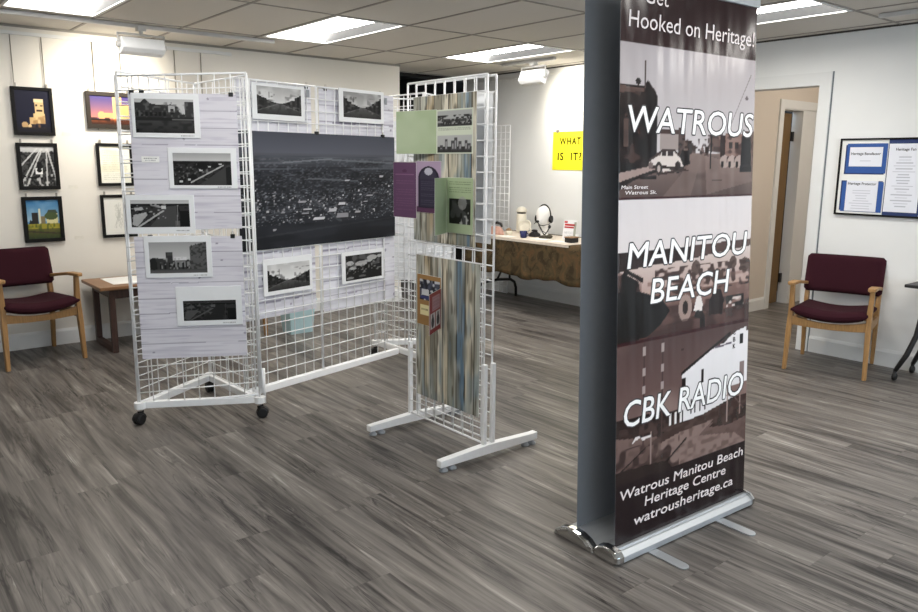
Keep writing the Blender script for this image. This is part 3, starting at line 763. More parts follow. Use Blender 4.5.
# ------------------------------------------------------------------ low table beside the left armchair
t = thing('side_table', 'low brown wooden side table between the left armchair and wire tower', 'table', (1.95, 6.48, 0))
obj('tabletop', MB().box(1.53, 2.22, 6.19, 6.75, .505, .532), TABWOOD, t, .005)
fr_ = MB()
for x in (1.625, 2.155):
    f = MB()
    for y in (6.25, 6.71): f.box(x-.022, x+.022, y-.022, y+.022, 0, .505)
    f.box(x-.022, x+.022, 6.272, 6.688, .0, .045); f.box(x-.02, x+.02, 6.272, 6.688, .44, .505)
    obj('leg_frame', f, DKWOOD, t, .003)
r = MB()
for y in (6.25, 6.71): r.box(1.647, 2.133, y-.014, y+.014, .43, .505)
obj('apron', r, DKWOOD, t, .003)
o = obj('paper_sheet', MB().box(1.66, 2.1, 6.3, 6.68, .5325, .5355), PAPER); tag(o, 'white paper lying on the low brown side table', 'paper'); rebase(o, (1.88, 6.49, .5325))
t = thing('storage_bin', 'pale blue plastic bin on the floor behind the wire screen', 'bin', (3.12, 6.06, 0))
PB = mat('pale blue plastic', (190, 220, 226), .35, var=.02)
b = MB(); o_ = [[(3.12+sx*w, 6.06+sy*w*.8, z) for sx, sy in ((-1, -1), (1, -1), (1, 1), (-1, 1))] for w, z in ((.105, 0), (.13, .3), (.12, .3), (.098, .012))]
b.loft(o_, True, False); obj('bin_body', b, PB, t)
r = MB()
for a in ((-.14, .14, -.116, -.1), (-.14, .14, .1, .116), (-.14, -.126, -.1, .1), (.126, .14, -.1, .1)): r.box(3.12+a[0], 3.12+a[1], 6.06+a[2], 6.06+a[3], .288, .306)
obj('bin_rim', r, PB, t, .003)

# ------------------------------------------------------------------ wire grid pieces
PITCHW = .0762
def grid(fr, s0, z0, off=0., cols=8, rows=24, rw=.0034, rb=.006, w=None):
    mb = MB(); w = w or cols*PITCHW; h = rows*PITCHW; px = w/cols
    for k in range(cols+1):
        r = rb if k in (0, cols) else rw
        mb.tube([fr.pt(s0+k*px, z0, off), fr.pt(s0+k*px, z0+h, off)], r, 6)
    for k in range(rows+1):
        r = rb if k in (0, rows) else rw; o = off+(0 if k in (0, rows) else .0048)
        mb.tube([fr.pt(s0, z0+k*PITCHW, o), fr.pt(s0+w, z0+k*PITCHW, o)], r, 6)
    return mb
def caster(parent, x, y, rz, brake=0):
    c = obj('caster', MB().tube([(x, y, .085), (x, y, .112)], .012, 10).tube([(x-.016, y, .07), (x+.016, y, .07), (x+.016, y, .088), (x-.016, y, .088)], .008, 6), BLACK, parent)
    w = MB(); d = Vector((math.cos(rz), math.sin(rz), 0)); a = Vector((-d.y, d.x, 0)); cx = Vector((x, y, .033))+d*.012
    for s in (-1, 1):
        rings = []
        for off, r in ((.004, .026), (.006, .032), (.02, .032), (.024, .026)):
            rings.append([cx+a*(s*off)+(d*math.cos(2*PI*k/20)+Vector((0, 0, 1))*math.sin(2*PI*k/20))*r for k in range(20)])
        w.loft(rings, True, True)
    obj('wheel', w, BLACK, c)
    obj('caster_hood', MB().loft([[cx+a*o+(d*math.cos(PI*k/10)+Vector((0, 0, 1))*math.sin(PI*k/10))*.037 for k in range(11)]+[cx+a*o+(d*math.cos(PI*k/10)+Vector((0, 0, 1))*math.sin(PI*k/10))*.034 for k in range(10, -1, -1)] for o in (-.02, .02)], True, False), BLACK, c)
def tower(label, corners, name='wire_display_tower'):
    cs_ = [Vector((*c, 0)) for c in corners]; ctr = sum(cs_, Vector())/3
    t = thing(name, label, 'display stand', (ctr.x, ctr.y, 0), 0, 'triangular wire display towers')
    b = MB()
    for k in range(3):      # rounded flat bar base
        p, q = cs_[k], cs_[(k+1) % 3]; d = (q-p).normalized(); n = Vector((d.y, -d.x, 0))
        if n.dot(ctr-p) > 0: n = -n
        Fr(p, d).box(b, .02, (q-p).length-.02, .092, .132, -.03 if Fr(p, d).n.dot(ctr-p) < 0 else -.005, .005 if Fr(p, d).n.dot(ctr-p) < 0 else .03)
        b.lathe([(.032, .092), (.032, .132)], (p.x, p.y, 0), 18, smooth=False)
    obj('triangular_base', b, WIRE, t, .003)
    for k in range(3):
        p, q = cs_[k], cs_[(k+1) % 3]; L = (q-p).length; f = Fr(p, q-p)
        inn = -1 if f.n.dot(ctr-p) < 0 else 1
        gp = grid(f, -.008, .132, inn*.002, w=L+.008)
        if k == 0 and p.x < 2:
            for v in gp.bm.verts: v.co.z += ((v.co-p).dot(f.d)/L-.5)*.035-.004
        obj('grid_panel', gp, WIRE, t)
        caster(t, p.x, p.y, (p-ctr).to_2d().angle_signed(Vector((1, 0)))+.5)
    return t
TA, TB, TC = (1.2535, 4.405), (1.842, 4.085), (1.805, 4.755)
tower('white triangular wire tower on black casters at left, carrying five photographs', (TA, TB, TC))
tower('white triangular wire tower on casters at the right end of the wire screen', ((3.185, 4.265), (3.185, 4.89), (3.725, 4.58)))

# screen of two wire panels between the towers
FM = Fr((1.942, 4.269), (.9713, .2380))
t = thing('wire_screen', 'white wire grid screen of two panels joining the two towers, behind the aerial print', 'display stand', FM.pt(.55, 0), math.atan2(FM.d.y, FM.d.x))
for s in (-.102, .516):
    obj('grid_panel', grid(FM, s, .132, 0), WIRE, t)
obj('crossbar', FM.box(MB(), -.118, 1.262, .088, .131, -.018, .016), WIRE, t, .004)
obj('end_post', MB().tube([FM.pt(-.004, .03, .024), FM.pt(-.004, .25, .024)], .011, 10), WIRE, t)
for s in (-.062, -.02): obj('end_post', MB().tube([FM.pt(s, .131, .02), FM.pt(s, 1.957, .02)], .0065, 8), WIRE, t)

# ---- sheets and photographs on the left tower
FA = Fr(TA, (TB[0]-TA[0], TB[1]-TA[1]))
def clip(fr, s, z, off, parent):
    c = MB(); fr.box(c, s-.012, s+.012, z-.012, z+.01, off-.012, off+.006)
    k = obj('binder_clip', c, BLACK, parent, .002)
    obj('clip_handle', MB().tube([fr.pt(s-.006, z+.008, off+.002), fr.pt(s-.006, z+.024, off+.004), fr.pt(s+.006, z+.024, off+.004), fr.pt(s+.006, z+.008, off+.002)], .0012, 5), STEEL, k)
def sheet(name, label, cat, fr, s0, s1, z0, z1, off, pic, clips=(), group=None, wav=0.):
    t = thing(name, label, cat, fr.pt((s0+s1)/2, z0, off), math.atan2(fr.d.y, fr.d.x), group)
    obj('backing_sheet', fr.box(MB(), s0, s1, z0, z1, off-.0022, off-.0006), MATB, t)
    picture('printed_face', pic, fr, s0, s1, z0, z1, off, PR_MATT, t)
    for s in clips: clip(fr, s, z1, off, t)
    return t
LV = 'lavender whitewashed board print sheets'
sheet('wood_print_sheet', 'upper lavender board print sheet clipped to the left tower, behind the top three photographs', 'paper sheet', FA, .055, .614, 1.125, 1.856, .014, planks(130, 170, 8, 71), (.075, .125, .585), LV)
sheet('wood_print_sheet', 'lower lavender board print sheet on the left tower, behind the bottom two photographs', 'paper sheet', FA, .035, .61, .388, 1.083, .014, planks(130, 162, 8, 74), (.12, .56), LV)
def photo(label, fr, outer, inner, off, pic, group='white bordered photographs', capt=True):
    s0, s1, z0, z1 = outer
    t = thing('mounted_photograph', label, 'photograph', fr.pt((s0+s1)/2, z0, off), math.atan2(fr.d.y, fr.d.x), group)
    obj('white_board', fr.box(MB(), s0, s1, z0, z1, off, off+.006), MATB, t, .001)
    picture('photo_print', pic, fr, *inner, off+.0066, PR_GLOSS, t)
    if capt:
        c = Pic(40, 5, (236, 238, 240)).text(.05, .95, .3, .4, (150, 150, 152), 90+int(s0*100), .7)
        w = (s1-s0)*.22; zc = (z0+inner[2])/2
        picture('caption_line', c, fr, inner[1]-w, inner[1], zc-.006, zc+.006, off+.0066, PR_MATT, t)
    return t
G1 = 'photographs on the left wire tower'; G2 = 'photographs on the wire screen'
photo('white bordered photograph of gabled storefronts, topmost on the left tower', FA, (.069, .417, 1.620, 1.852), (.086, .388, 1.645, 1.793+.03), .015, ph_hotel(), G1)
photo('white bordered photograph of a street seen from above, second from top on the left tower', FA, (.240, .600, 1.348, 1.568), (.265, .570, 1.366, 1.540), .016, ph_aerialstreet(), G1)
photo('white bordered photograph of rooftops and a road, third from top on the left tower', FA, (.006, .363, 1.100, 1.313), (.03, .336, 1.137, 1.285), .016, ph_roofs(81, False), G1)
photo('white bordered photograph of shops and a tall corner building, fourth down on the left tower', FA, (.085, .442, .854, 1.088), (.110, .415, .879, 1.053), .015, ph_corner(), G1)
photo('white bordered very dark photograph of streets at night, lowest on the left tower', FA, (.236, .594, .575, .800), (.273, .561, .604, .719), .016, ph_roofs(83, True), G1)
o = FA.box(MB(), .103, .194, 1.488, 1.52, .0148, .017); o = tag(obj('caption_card', o, PAPER), 'small white caption card on the upper lavender sheet', 'caption card'); rebase(o, FA.pt(.15, 1.488, .015))
picture('caption_text', Pic(40, 12, (240, 240, 238)).text(.12, .88, .55, .18, (120, 120, 124), 5).text(.2, .8, .25, .14, (150, 150, 152), 6), FA, .105, .192, 1.49, 1.518, .0175, PR_MATT, o)

# ---- sheets, aerial print and photographs on the wire screen
sheet('wood_print_sheet', 'tall lavender sheet behind the left half of the wire screen', 'paper sheet', FM, -.09, .478, .55, 1.955, -.012, planks(120, 200, 14, 91, (226, 226, 233)), (.44,), LV)
sheet('wood_print_sheet', 'tall lavender sheet behind the right half of the wire screen', 'paper sheet', FM, .545, 1.25, .515, 1.955, -.012, planks(130, 200, 14, 94, (226, 226, 233)), (.6, 1.11), LV)
FV = Fr((3.725, 4.58), (3.185-3.725, 4.89-4.58))
sheet('wood_print_sheet', 'lavender sheet hung on the far face of the right wire tower', 'paper sheet', FV, .03, .59, .6, 1.8, .012, planks(60, 110, 9, 97, (226, 226, 233)), (), LV)
t = thing('aerial_print', 'large dark aerial photograph of a town clipped across the wire screen', 'photograph', FM.pt(.55, .97, .012), math.atan2(FM.d.y, FM.d.x))
obj('print_backing', FM.box(MB(), -.12, 1.233, .975, 1.672, .0085, .0115), BLACK, t)
picture('photo_print', ph_aerial(), FM, -.12, 1.233, .975, 1.672, .012, PR_GLOSS, t)
for s in (.5, 1.115): clip(FM, s, 1.676, .012, t)
photo('white bordered street photograph at the top left of the wire screen', FM, (.003, .403, 1.74, 1.946), (.037, .373, 1.772, 1.93), .009, street(101), G2, False)
photo('white bordered darker street photograph at the top right of the wire screen', FM, (.696, 1.124, 1.757, 1.97), (.734, 1.094, 1.787, 1.95), .009, street(105, (170, 174, 174), .8, .92, 30), G2, False)
photo('white bordered photograph of a wide bright street below the aerial print at left', FM, (.034, .426, .69, .915), (.064, .403, .715, .878), .009, street(109, (214, 216, 216), .8, .7, 26, (.48, .36)), G2, False)
photo('white bordered dark photograph of parked cars below the aerial print at right', FM, (.692, 1.106, .684, .898), (.725, 1.083, .702, .873), .009, ph_cars(), G2, False)
for s, lab in ((.435, 'small grey hanging tag beside the top left street photograph'), (1.15, 'small grey hanging tag beside the top right street photograph')):
    o = tag(obj('price_tag', FM.box(MB(), s-.012, s+.012, 1.89, 1.935, .0085, .0105), mat('grey tag', (150, 156, 162), .6)), lab, 'tag', 'grey tags on the wire screen'); rebase(o, FM.pt(s, 1.935, .0095))

# ------------------------------------------------------------------ narrow wire stand in front
FG = Fr((2.464, 3.403), (0, -1))
t = thing('wire_display_stand', 'white two sided wire stand on T feet, carrying weathered board prints', 'display stand', (2.49, 3.095, 0))
obj('grid_panel', grid(FG, -.034, .082, 0, w=.645), WIRE, t); obj('grid_panel', grid(FG, -.034, .082, -.056, w=.645), WIRE, t)
def stand_foot(y, dx):
    f = MB()
    rings = [[(x, y+sy*w, z) for sy, z in ((-1, .026), (1, .026), (1, h), (-1, h))] for x, w, h in ((2.2+dx, .019, .062), (2.235+dx, .02, .064), (2.49, .021, .078), (2.83+dx, .02, .066), (2.865+dx, .019, .068))]
    o = obj('foot', f.loft(rings, True, False), WIRE, t, .004)
    for x in (2.23+dx, 2.285+dx, 2.79+dx, 2.84+dx):
        obj('glide', MB().lathe([(.022, 0), (.023, .007), (.016, .013), (.008, .027)], (x, y, 0), 14), mat('grey rubber glide', (165, 170, 176), .5), o)
    up = MB()
    for x in (2.464, 2.52): up.box(x-.011, x+.011, y-.011, y+.011, .07, .5)
    obj('upright_sleeve', up, WIRE, t, .003)
stand_foot(3.425, -.025); stand_foot(2.782, -.03)
GB = 'weathered board print panels on the narrow wire stand'
sheet('board_print_poster', 'upper weathered vertical board print on the narrow wire stand', 'paper sheet', FG, .03, .545, 1.085, 1.836, .010, barn(110, 140, 9, 121), (), GB)
sheet('board_print_poster', 'lower weathered vertical board print on the narrow wire stand', 'paper sheet', FG, .052, .588, .215, 1.005, .010, barn(110, 140, 9, 125), (), GB)
FGb = Fr((2.534, 2.79), (0, 1))
sheet('board_print_poster', 'pale lavender sheet on the far side of the narrow wire stand', 'paper sheet', FGb, .04, .57, 1.1, 1.84, .0, planks(60, 80, 8, 127), (), LV)

PXF = 2.451            # printed pages stand just off the board
FP = Fr((PXF, 0), (0, -1))
def sp(y): return -y
def leaf(fr2, w, z0, z1, pic, parent, name='loose_leaf', thick=.0015):
    o = obj(name, fr2.box(MB(), 0, w, z0, z1, -thick, -.0004), PAPER, parent)
    picture('printed_page', pic, fr2, .001, w-.001, z0+.001, z1-.001, 0, PR_GLOSS, o); return o
def green(w=40, h=40, seed=131, text=0):
    p = Pic(w, h, (168, 184, 150)); p.mott(0, 0, 1, 1, 3, 3, seed, (180, 194, 164), .4, .8, .8); return p
# large green folder page with two photographs
t = thing('booklet', 'open pale green booklet with two stacked photographs, top of the narrow stand', 'booklet', (PXF, 3.17, 1.54), 0, 'booklets on the narrow wire stand')
p = Pic(70, 60, (206, 214, 196)); p.rect(.03, .62, .97, .97, (168, 170, 170)); p.rect(.03, .62, .97, .78, (60, 60, 60)); p.mott(.03, .64, .97, .86, 14, 24, 132, (34, 34, 34), .4, .6, 1); p.mott(.03, .66, .97, .84, 30, 30, 133, (170, 170, 170), .62, .8, .8)
p.rect(.03, .03, .97, .42, (176, 178, 178)); p.rect(.03, .03, .97, .16, (44, 44, 44))
for u, h in ((.1, .2), (.24, .34), (.42, .3), (.5, .36), (.62, .28), (.78, .3), (.86, .24)): p.rect(u, .08, u+.08, h, (70, 70, 72)); p.rect(u+.02, .12, u+.06, h-.06, (150, 150, 152))
for k in range(4): p.text(.06, .94, .46+.035*k, .012, (120, 124, 116), 140+k, .6)
leaf(Fr((PXF, 3.168), (0, -1)), .287, 1.543, 1.762, p, t, 'right_page')
leaf(Fr((2.395, 3.45), (PXF-2.395, 3.168-3.45)), math.hypot(PXF-2.395, 3.45-3.168), 1.543, 1.765, green(), t, 'left_page')
# purple booklet with arched picture
t = thing('booklet', 'open purple booklet with a dark arched picture, left of the narrow stand', 'booklet', (PXF, 3.35, 1.23), 0, 'booklets on the narrow wire stand')
p = Pic(60, 84, (172, 152, 178)); p.rect(0, 0, 1, .12, (90, 56, 86))
p.ell(.5, .66, .42, .24, (40, 36, 52)); p.rect(.08, .1, .92, .66, (40, 36, 52)); p.ell(.5, .66, .35, .2, (58, 54, 72)); p.rect(.15, .12, .85, .66, (52, 48, 66)); p.ell(.5, .8, .16, .07, (190, 190, 204))
for k in range(12): p.text(.2, .8, .16+.04*k, .01, (92, 88, 108), 150+k, .7)
leaf(Fr((PXF, 3.345), (0, -1)), .215, 1.236, 1.506, p, t, 'right_page')
p = Pic(40, 70, (100, 70, 100)); p.line((.1, .78), (.9, .78), .006, (140, 104, 136)); p.ell(.5, .84, .1, .03, (84, 50, 82))
for k in range(14): p.text(.12, .88, .14+.04*k, .01, (126, 92, 122), 160+k, .6)
leaf(Fr((PXF-.012, 3.545), (.012, -.2)), .2, 1.2, 1.5, p, t, 'left_page')
# small green booklet
t = thing('booklet', 'small green booklet with lines of text above a dark photograph, half open', 'booklet', (PXF, 3.077, 1.15), 0, 'booklets on the narrow wire stand')
p = green(60, 80, 134)
for k in range(6): p.text(.1, .92, .74+.035*k, .011, (96, 108, 84), 170+k, .7)
p.rect(.1, .17, .9, .62, (66, 66, 68)); p.mott(.1, .17, .9, .62, 9, 9, 135, (24, 24, 24), .4, .6, 1); p.ell(.6, .55, .16, .12, (160, 160, 160), .7); p.mott(.5, .17, .9, .4, 16, 16, 136, (190, 190, 190), .6, .8, .9)
leaf(Fr((PXF-.004, 3.077), (0, -1)), .209, 1.146, 1.426, p, t, 'right_page')
leaf(Fr((2.300, 2.985), (PXF-.004-2.300, 3.077-2.985)), math.hypot(PXF-.004-2.3, .092), 1.142, 1.424, green(40, 60, 137), t, 'left_page')
# kraft brochure with red leaf
t = thing('brochure', 'brown brochure with a red page swung open on the lower weathered board print', 'brochure', (PXF, 3.23, .62), 0)
p = Pic(60, 84, (160, 122, 74)); p.rect(.12, .5, .95, .9, (70, 74, 92)); p.mott(.12, .5, .95, .9, 10, 12, 138, (24, 26, 38), .4, .6, 1); p.mott(.12, .5, .95, .9, 16, 16, 139, (214, 216, 220), .62, .75, .9); p.rect(.2, .6, .5, .72, (210, 212, 216)); p.rect(.15, .52, .6, .58, (50, 56, 110))
p.rect(.14, .2, .5, .4, (236, 226, 176)); p.text(.18, .46, .3, .03, (150, 140, 100), 181)
leaf(Fr((PXF, 3.34), (0, -1)), .213, .622, .902, p, t, 'kraft_page')
p = Pic(60, 66, (142, 52, 52)); p.rect(.25, .55, .9, .9, (176, 136, 140))
for k in range(8): p.text(.3, .86, .58+.036*k, .012, (130, 84, 92), 190+k, .7)
for u in (.1, .55): p.rect(u, .12, u+.38, .5, (206, 200, 196)); p.ell(u+.19, .28, .12, .14, (50, 46, 48)); p.ell(u+.19, .42, .06, .06, (60, 54, 54))
leaf(Fr((2.285, 3.01), (PXF-2.285, 3.128-3.01)), math.hypot(PXF-2.285, .118), .632, .845, p, t, 'red_page')

# ------------------------------------------------------------------ roll-up banner stand
BX0, BAX, BY0, BAY, BW, BPH = 2.1898, .041, 1.7018, .0778, .86, -.0414
BD = (math.cos(BPH), math.sin(BPH))
FB = Fr((BX0, BY0), BD, (BAX, BAY))
FF = Fr((BX0, BY0), BD)                        # upright frame for the base, same heading
t = thing('roll_up_banner', 'tall double sided roll-up banner on an aluminium base, brown town photographs', 'banner', FF.pt(.43, 0, -.1))
# base: two long drums on a floor plate
b = MB()
def drum(mb, yc, r, h, s0, s1, n=14):
    prof = [(yc+r, 0.006), (yc+r, h*.55)]+[(yc+r*math.cos(PI*k/n), h*.55+h*.45*math.sin(PI*k/n)) for k in range(1, n)]+[(yc-r, h*.55), (yc-r, .006)]
    mb.loft([[FF.pt(s, z, y) for y, z in prof] for s in (s0, s1)], True, False)
front = MB()
prof = [(-.078, .003), (.042, .002), (.049, .008), (.046, .028), (.026, .042), (.018, .044), (.015, .05), (.004, .05), (-.006, .046), (-.03, .05), (-.06, .044), (-.078, .03)]
front.loft([[FF.pt(s, z, y) for y, z in prof] for s in (-.006, .85)], True, False)
obj('front_base', front, ALU, t, .0015)
rear = MB(); prof = [(-.288, .004), (-.082, .004), (-.086, .02), (-.11, .03), (-.15, .04), (-.185, .043), (-.22, .04), (-.26, .03), (-.28, .018)]
rear.loft([[FF.pt(s, z, y) for y, z in prof] for s in (-.006, .85)], True, False)
obj('rear_base', rear, ALU, t, .0015)
def cap(prof, s, sg, yc):
    c = MB(); c.loft([[FF.pt(s+sg*o, z*k+(1-k)*.02, yc+(y-yc)*k) for y, z in prof] for o, k in ((0, 1.), (.026, 1.), (.035, .94), (.04, .78))], True, False); return c
for s, sg in ((-.006, -1), (.85, .45)):
    obj('end_cap', cap([(-.066, .002), (.04, .001), (.054, .012), (.053, .036), (.036, .054), (.004, .06), (-.026, .06), (-.054, .05), (-.072, .032), (-.076, .012)], s, sg, -.018), CHROME, t, .003)
    obj('end_cap', cap([(-.302, .0), (-.292, .022), (-.262, .042), (-.222, .054), (-.185, .057), (-.148, .054), (-.112, .042), (-.084, .022), (-.076, .0)], s, sg, -.19), CHROME, t, .003)
for s in (.165, .61):
    fo = MB(); n = 10; e = .19
    out = [(s-.024, .0), (s-.024, e)]+[(s-.024*math.cos(PI*k/n), e+.024*math.sin(PI*k/n)) for k in range(1, n)]+[(s+.024, e), (s+.024, .0)]
    fo.loft([[FF.pt(a, z, y) for a, y in out] for z in (.0, .006)], True, False)
    obj('swing_foot', fo, ALU, t, .001)
# fabric panels
def banner_art():
    w, h = 200, 480; p = Pic(w, h, (42, 26, 30), BW/2.112); Z0, Z1 = .043, 2.155
    V = lambda z: (z-Z0)/(Z1-Z0)
    P = lambda *pts: [(u, V(z)) for u, z in pts]
    R = lambda u0, z0, u1, z1, c, al=1.: p.rect(u0, V(z0), u1, V(z1), c, al)
    MRN = (74, 28, 36)
    # -- top band
    p.grad(V(1.93), 1.0, (58, 22, 28), (52, 26, 30))
    # -- first picture: main street
    a, b = 1.378, 1.935
    p.grad(V(1.54), V(b), (206, 200, 200), (184, 176, 176)); p.mott(0, V(1.55), 1, V(b), 3, 8, 201, (196, 190, 192), .4, .8, .6)
    p.grad(V(a), V(1.545), (104, 88, 84), (142, 124, 118)); p.mott(0, V(a), 1, V(1.54), 9, 60, 202, (96, 80, 76), .5, .8, .7)
    p.poly(P((.3, a), (.5, a), (.58, 1.54), (.55, 1.545)), (134, 117, 111), .6); p.poly(P((.62, a), (1, 1.43), (1, 1.47), (.6, 1.54)), (150, 132, 126), .5)
    p.poly(P((0, 1.40), (0, 1.785), (.17, 1.785), (.18, 1.81), (.235, 1.77), (.25, 1.75), (.25, 1.49), (.1, 1.44)), (54, 40, 38))
    p.poly(P((0, 1.755), (.16, 1.765), (.16, 1.775), (0, 1.78)), (112, 92, 86)); p.mott(0, V(1.45), .17, V(1.77), 24, 70, 203, (96, 76, 70), .6, .85, .7)
    p.mott(.0, V(1.44), .25, V(1.7), 12, 50, 206, (26, 18, 18), .5, .7, .9); R(.03, 1.56, .06, 1.66, (140, 120, 112), .6); p.poly(P((.17, 1.80), (.17, 1.5), (.25, 1.5), (.25, 1.74)), (38, 27, 26))
    p.line((.165, V(1.78)), (.165, V(1.875)), .0025, (96, 84, 82)); p.ell(.12, V(1.8), .018, .006, (40, 30, 30))
    p.poly(P((0, 1.425), (0, 1.465), (.24, 1.495), (.26, 1.48)), (170, 152, 146)); p.line((0, V(1.425)), (.3, V(1.485)), .003, (52, 38, 36))
    R(.27, 1.55, .41, 1.62, (168, 156, 152)); R(.27, 1.615, .43, 1.63, (92, 76, 72)); R(.4, 1.53, .45, 1.64, (98, 82, 78)); R(.44, 1.53, .48, 1.59, (120, 104, 98)); R(.47, 1.54, .5, 1.59, (76, 62, 60)); R(.5, 1.542, .53, 1.575, (110, 94, 90)); p.poly(P((.56, 1.545), (.58, 1.58), (.6, 1.545)), (130, 114, 110)); R(.6, 1.545, .63, 1.57, (84, 70, 66))
    p.mott(.4, V(1.535), .65, V(1.6), 60, 200, 204, (60, 48, 46), .5, .7, .7)
    R(.64, 1.55, .74, 1.625, (112, 92, 86)); R(.65, 1.6, .73, 1.62, (140, 120, 112)); R(.72, 1.53, .76, 1.62, (66, 50, 48)); R(.76, 1.52, .9, 1.625, (150, 126, 118)); R(.9, 1.5, 1, 1.64, (122, 102, 96)); R(.79, 1.565, .82, 1.59, (60, 46, 44)); R(.84, 1.565, .87, 1.59, (60, 46, 44)); p.mott(.62, V(1.53), 1, V(1.62), 40, 150, 205, (70, 54, 52), .55, .75, .7)
    p.line((.645, V(1.485)), (.65, V(1.64)), .0022, (52, 40, 38))
    for u in (.76, .82, .88): p.ell(u, V(1.512), .04, .012, (176, 160, 154)); p.ell(u-.02, V(1.5), .012, .007, (40, 30, 30)); p.ell(u+.025, V(1.52), .01, .008, (90, 76, 72))
    p.poly(P((.885, 1.47), (.9, 1.62), (.97, 1.625), (.985, 1.47)), (30, 26, 32)); R(.905, 1.49, .965, 1.5, (60, 54, 60))
    p.poly(P((.2, 1.49), (.2, 1.505), (.235, 1.525), (.27, 1.53), (.29, 1.548), (.36, 1.552), (.40, 1.53), (.44, 1.515), (.44, 1.485), (.3, 1.47)), (214, 204, 198)); p.line((.2, V(1.49)), (.44, V(1.483)), .003, (70, 56, 54)); p.line((.2, V(1.512)), (.29, V(1.551)), .002, (80, 66, 64)); p.line((.29, V(1.551)), (.37, V(1.554)), .002, (80, 66, 64)); p.line((.37, V(1.554)), (.44, V(1.518)), .002, (80, 66, 64)); R(.285, 1.53, .315, 1.547, (70, 58, 58)); R(.325, 1.53, .365, 1.549, (70, 58, 58)); p.ell(.265, V(1.482), .025, .012, (60, 48, 46)); p.ell(.265, V(1.482), .012, .006, (180, 168, 162)); p.ell(.4, V(1.488), .022, .011, (60, 48, 46)); p.ell(.21, V(1.495), .015, .006, (130, 116, 112))
    p.poly(P((.41, 1.53), (.43, 1.555), (.48, 1.55), (.49, 1.5), (.44, 1.49)), (44, 34, 34))
    p.poly(P((.22, 1.468), (.3, 1.46), (.48, 1.475), (.44, 1.484), (.3, 1.468)), (76, 62, 58)); R(.66, 1.433, .74, 1.438, (70, 58, 54), .7)
    p.line((.8, V(1.66)), (.96, V(1.87)), .0012, (150, 142, 142), .8); p.ell(.93, V(1.775), .013, .004, (120, 110, 112))
    R(0, 1.366, 1, 1.378, MRN)
    # -- second picture: beach
    a, b = .835, 1.366
    p.grad(V(1.16), V(b), (222, 214, 212), (216, 210, 210)); p.grad(V(1.0), V(1.16), (186, 162, 154), (214, 202, 196)); p.grad(V(a), V(1.0), (98, 74, 70), (138, 112, 104))
    p.mott(.25, V(.99), 1, V(1.1), 34, 150, 211, (74, 54, 50), .45, .62, .9); p.mott(.2, V(.9), 1, V(1.06), 20, 110, 212, (150, 124, 116), .55, .8, .8); p.mott(.2, V(a), 1, V(.95), 12, 90, 213, (72, 52, 50), .5, .75, .7)
    p.poly(P((0, 1.10), (0, 1.175), (.3, 1.172), (1, 1.185), (1, 1.155), (.45, 1.12), (.2, 1.115)), (60, 44, 42)); p.poly(P((.5, 1.125), (1, 1.155), (1, 1.185), (.5, 1.176)), (112, 88, 82), .7)
    p.poly(P((0, 1.08), (.06, 1.11), (.17, 1.07), (.17, 1.05), (.07, 1.09)), (40, 30, 30)); p.poly(P((0, .835), (0, 1.09), (.06, 1.09), (.14, 1.06), (.15, 1.02), (.3, .985), (.36, .93), (.3, .88), (.2, .84)), (26, 20, 22)); p.mott(.0, V(1.02), .16, V(1.1), 14, 60, 214, (120, 94, 88), .5, .8, .7); p.rect(0, V(.835), .15, V(1.0), (20, 18, 20), .8)
    for u, z, ru, rz in ((.55, 1.085, .035, .03), (.85, 1.09, .03, .028), (.95, 1.075, .04, .03), (.72, 1.04, .05, .03), (.42, 1.01, .05, .02)): p.ell(u, V(z), ru, rz/2.06, (84, 66, 60), .8)
    p.ell(.475, V(.928), .05, .026, (170, 150, 142)); p.ell(.475, V(.93), .022, .013, (60, 46, 44)); p.poly(P((.54, .91), (.56, .965), (.59, .975), (.61, .93), (.6, .9)), (226, 218, 214)); p.poly(P((.54, .885), (.56, .91), (.61, .905), (.6, .87)), (36, 28, 28)); p.poly(P((.66, .885), (.66, .94), (.7, .985), (.75, .985), (.78, .94), (.77, .875)), (44, 26, 28)); p.ell(.61, V(.855), .022, .02, (40, 30, 30)); p.mott(.8, V(.89), .95, V(.95), 30, 110, 215, (30, 22, 22), .45, .6, 1); p.mott(.8, V(.9), .95, V(.94), 36, 140, 216, (220, 210, 204), .62, .75, .9)
    p.poly(P((.3, .87), (.65, .895), (1, .90), (1, .885), (.6, .875)), (72, 54, 50), .5)
    R(0, .823, 1, .836, MRN)
    # -- third picture: radio building
    a, b = .285, .823
    p.grad(V(.5), V(b), (134, 112, 108), (98, 78, 76)); p.mott(0, V(.5), 1, V(b), 3, 9, 221, (158, 138, 132), .5, .85, .8)
    p.grad(V(a), V(.5), (112, 92, 88), (140, 120, 114)); p.poly(P((0, .5), (0, .54), (.35, .53), (.4, .47), (.3, .44)), (58, 44, 42)); p.poly(P((0, .47), (0, .5), (.4, .52), (.9, .50), (1, .5), (1, .44), (.6, .44), (.3, .43)), (66, 50, 48)); p.poly(P((.2, .405), (.35, .445), (.65, .47), (1, .5), (1, .43), (.75, .42), (.5, .40)), (84, 66, 62)); p.poly(P((.25, .3), (.3, .4), (.45, .42), (.72, .43), (.6, .38), (.9, .34), (1, .285), (.3, .285)), (152, 132, 126)); p.poly(P((.68, .40), (.78, .44), (1, .45), (1, .40), (.85, .385)), (76, 60, 56))
    p.mott(0, V(a), .45, V(.42), 22, 60, 222, (70, 54, 52), .5, .7, .9); p.mott(0, V(a), 1, V(.5), 30, 120, 223, (110, 92, 86), .5, .8, .6); p.poly(P((.0, .285), (.0, .34), (.25, .33), (.36, .32), (.4, .285)), (60, 46, 44)); p.line((.34, V(.31)), (.5, V(.385)), .0022, (50, 38, 36)); p.line((.02, V(.33)), (.2, V(.40)), .0016, (60, 46, 44))
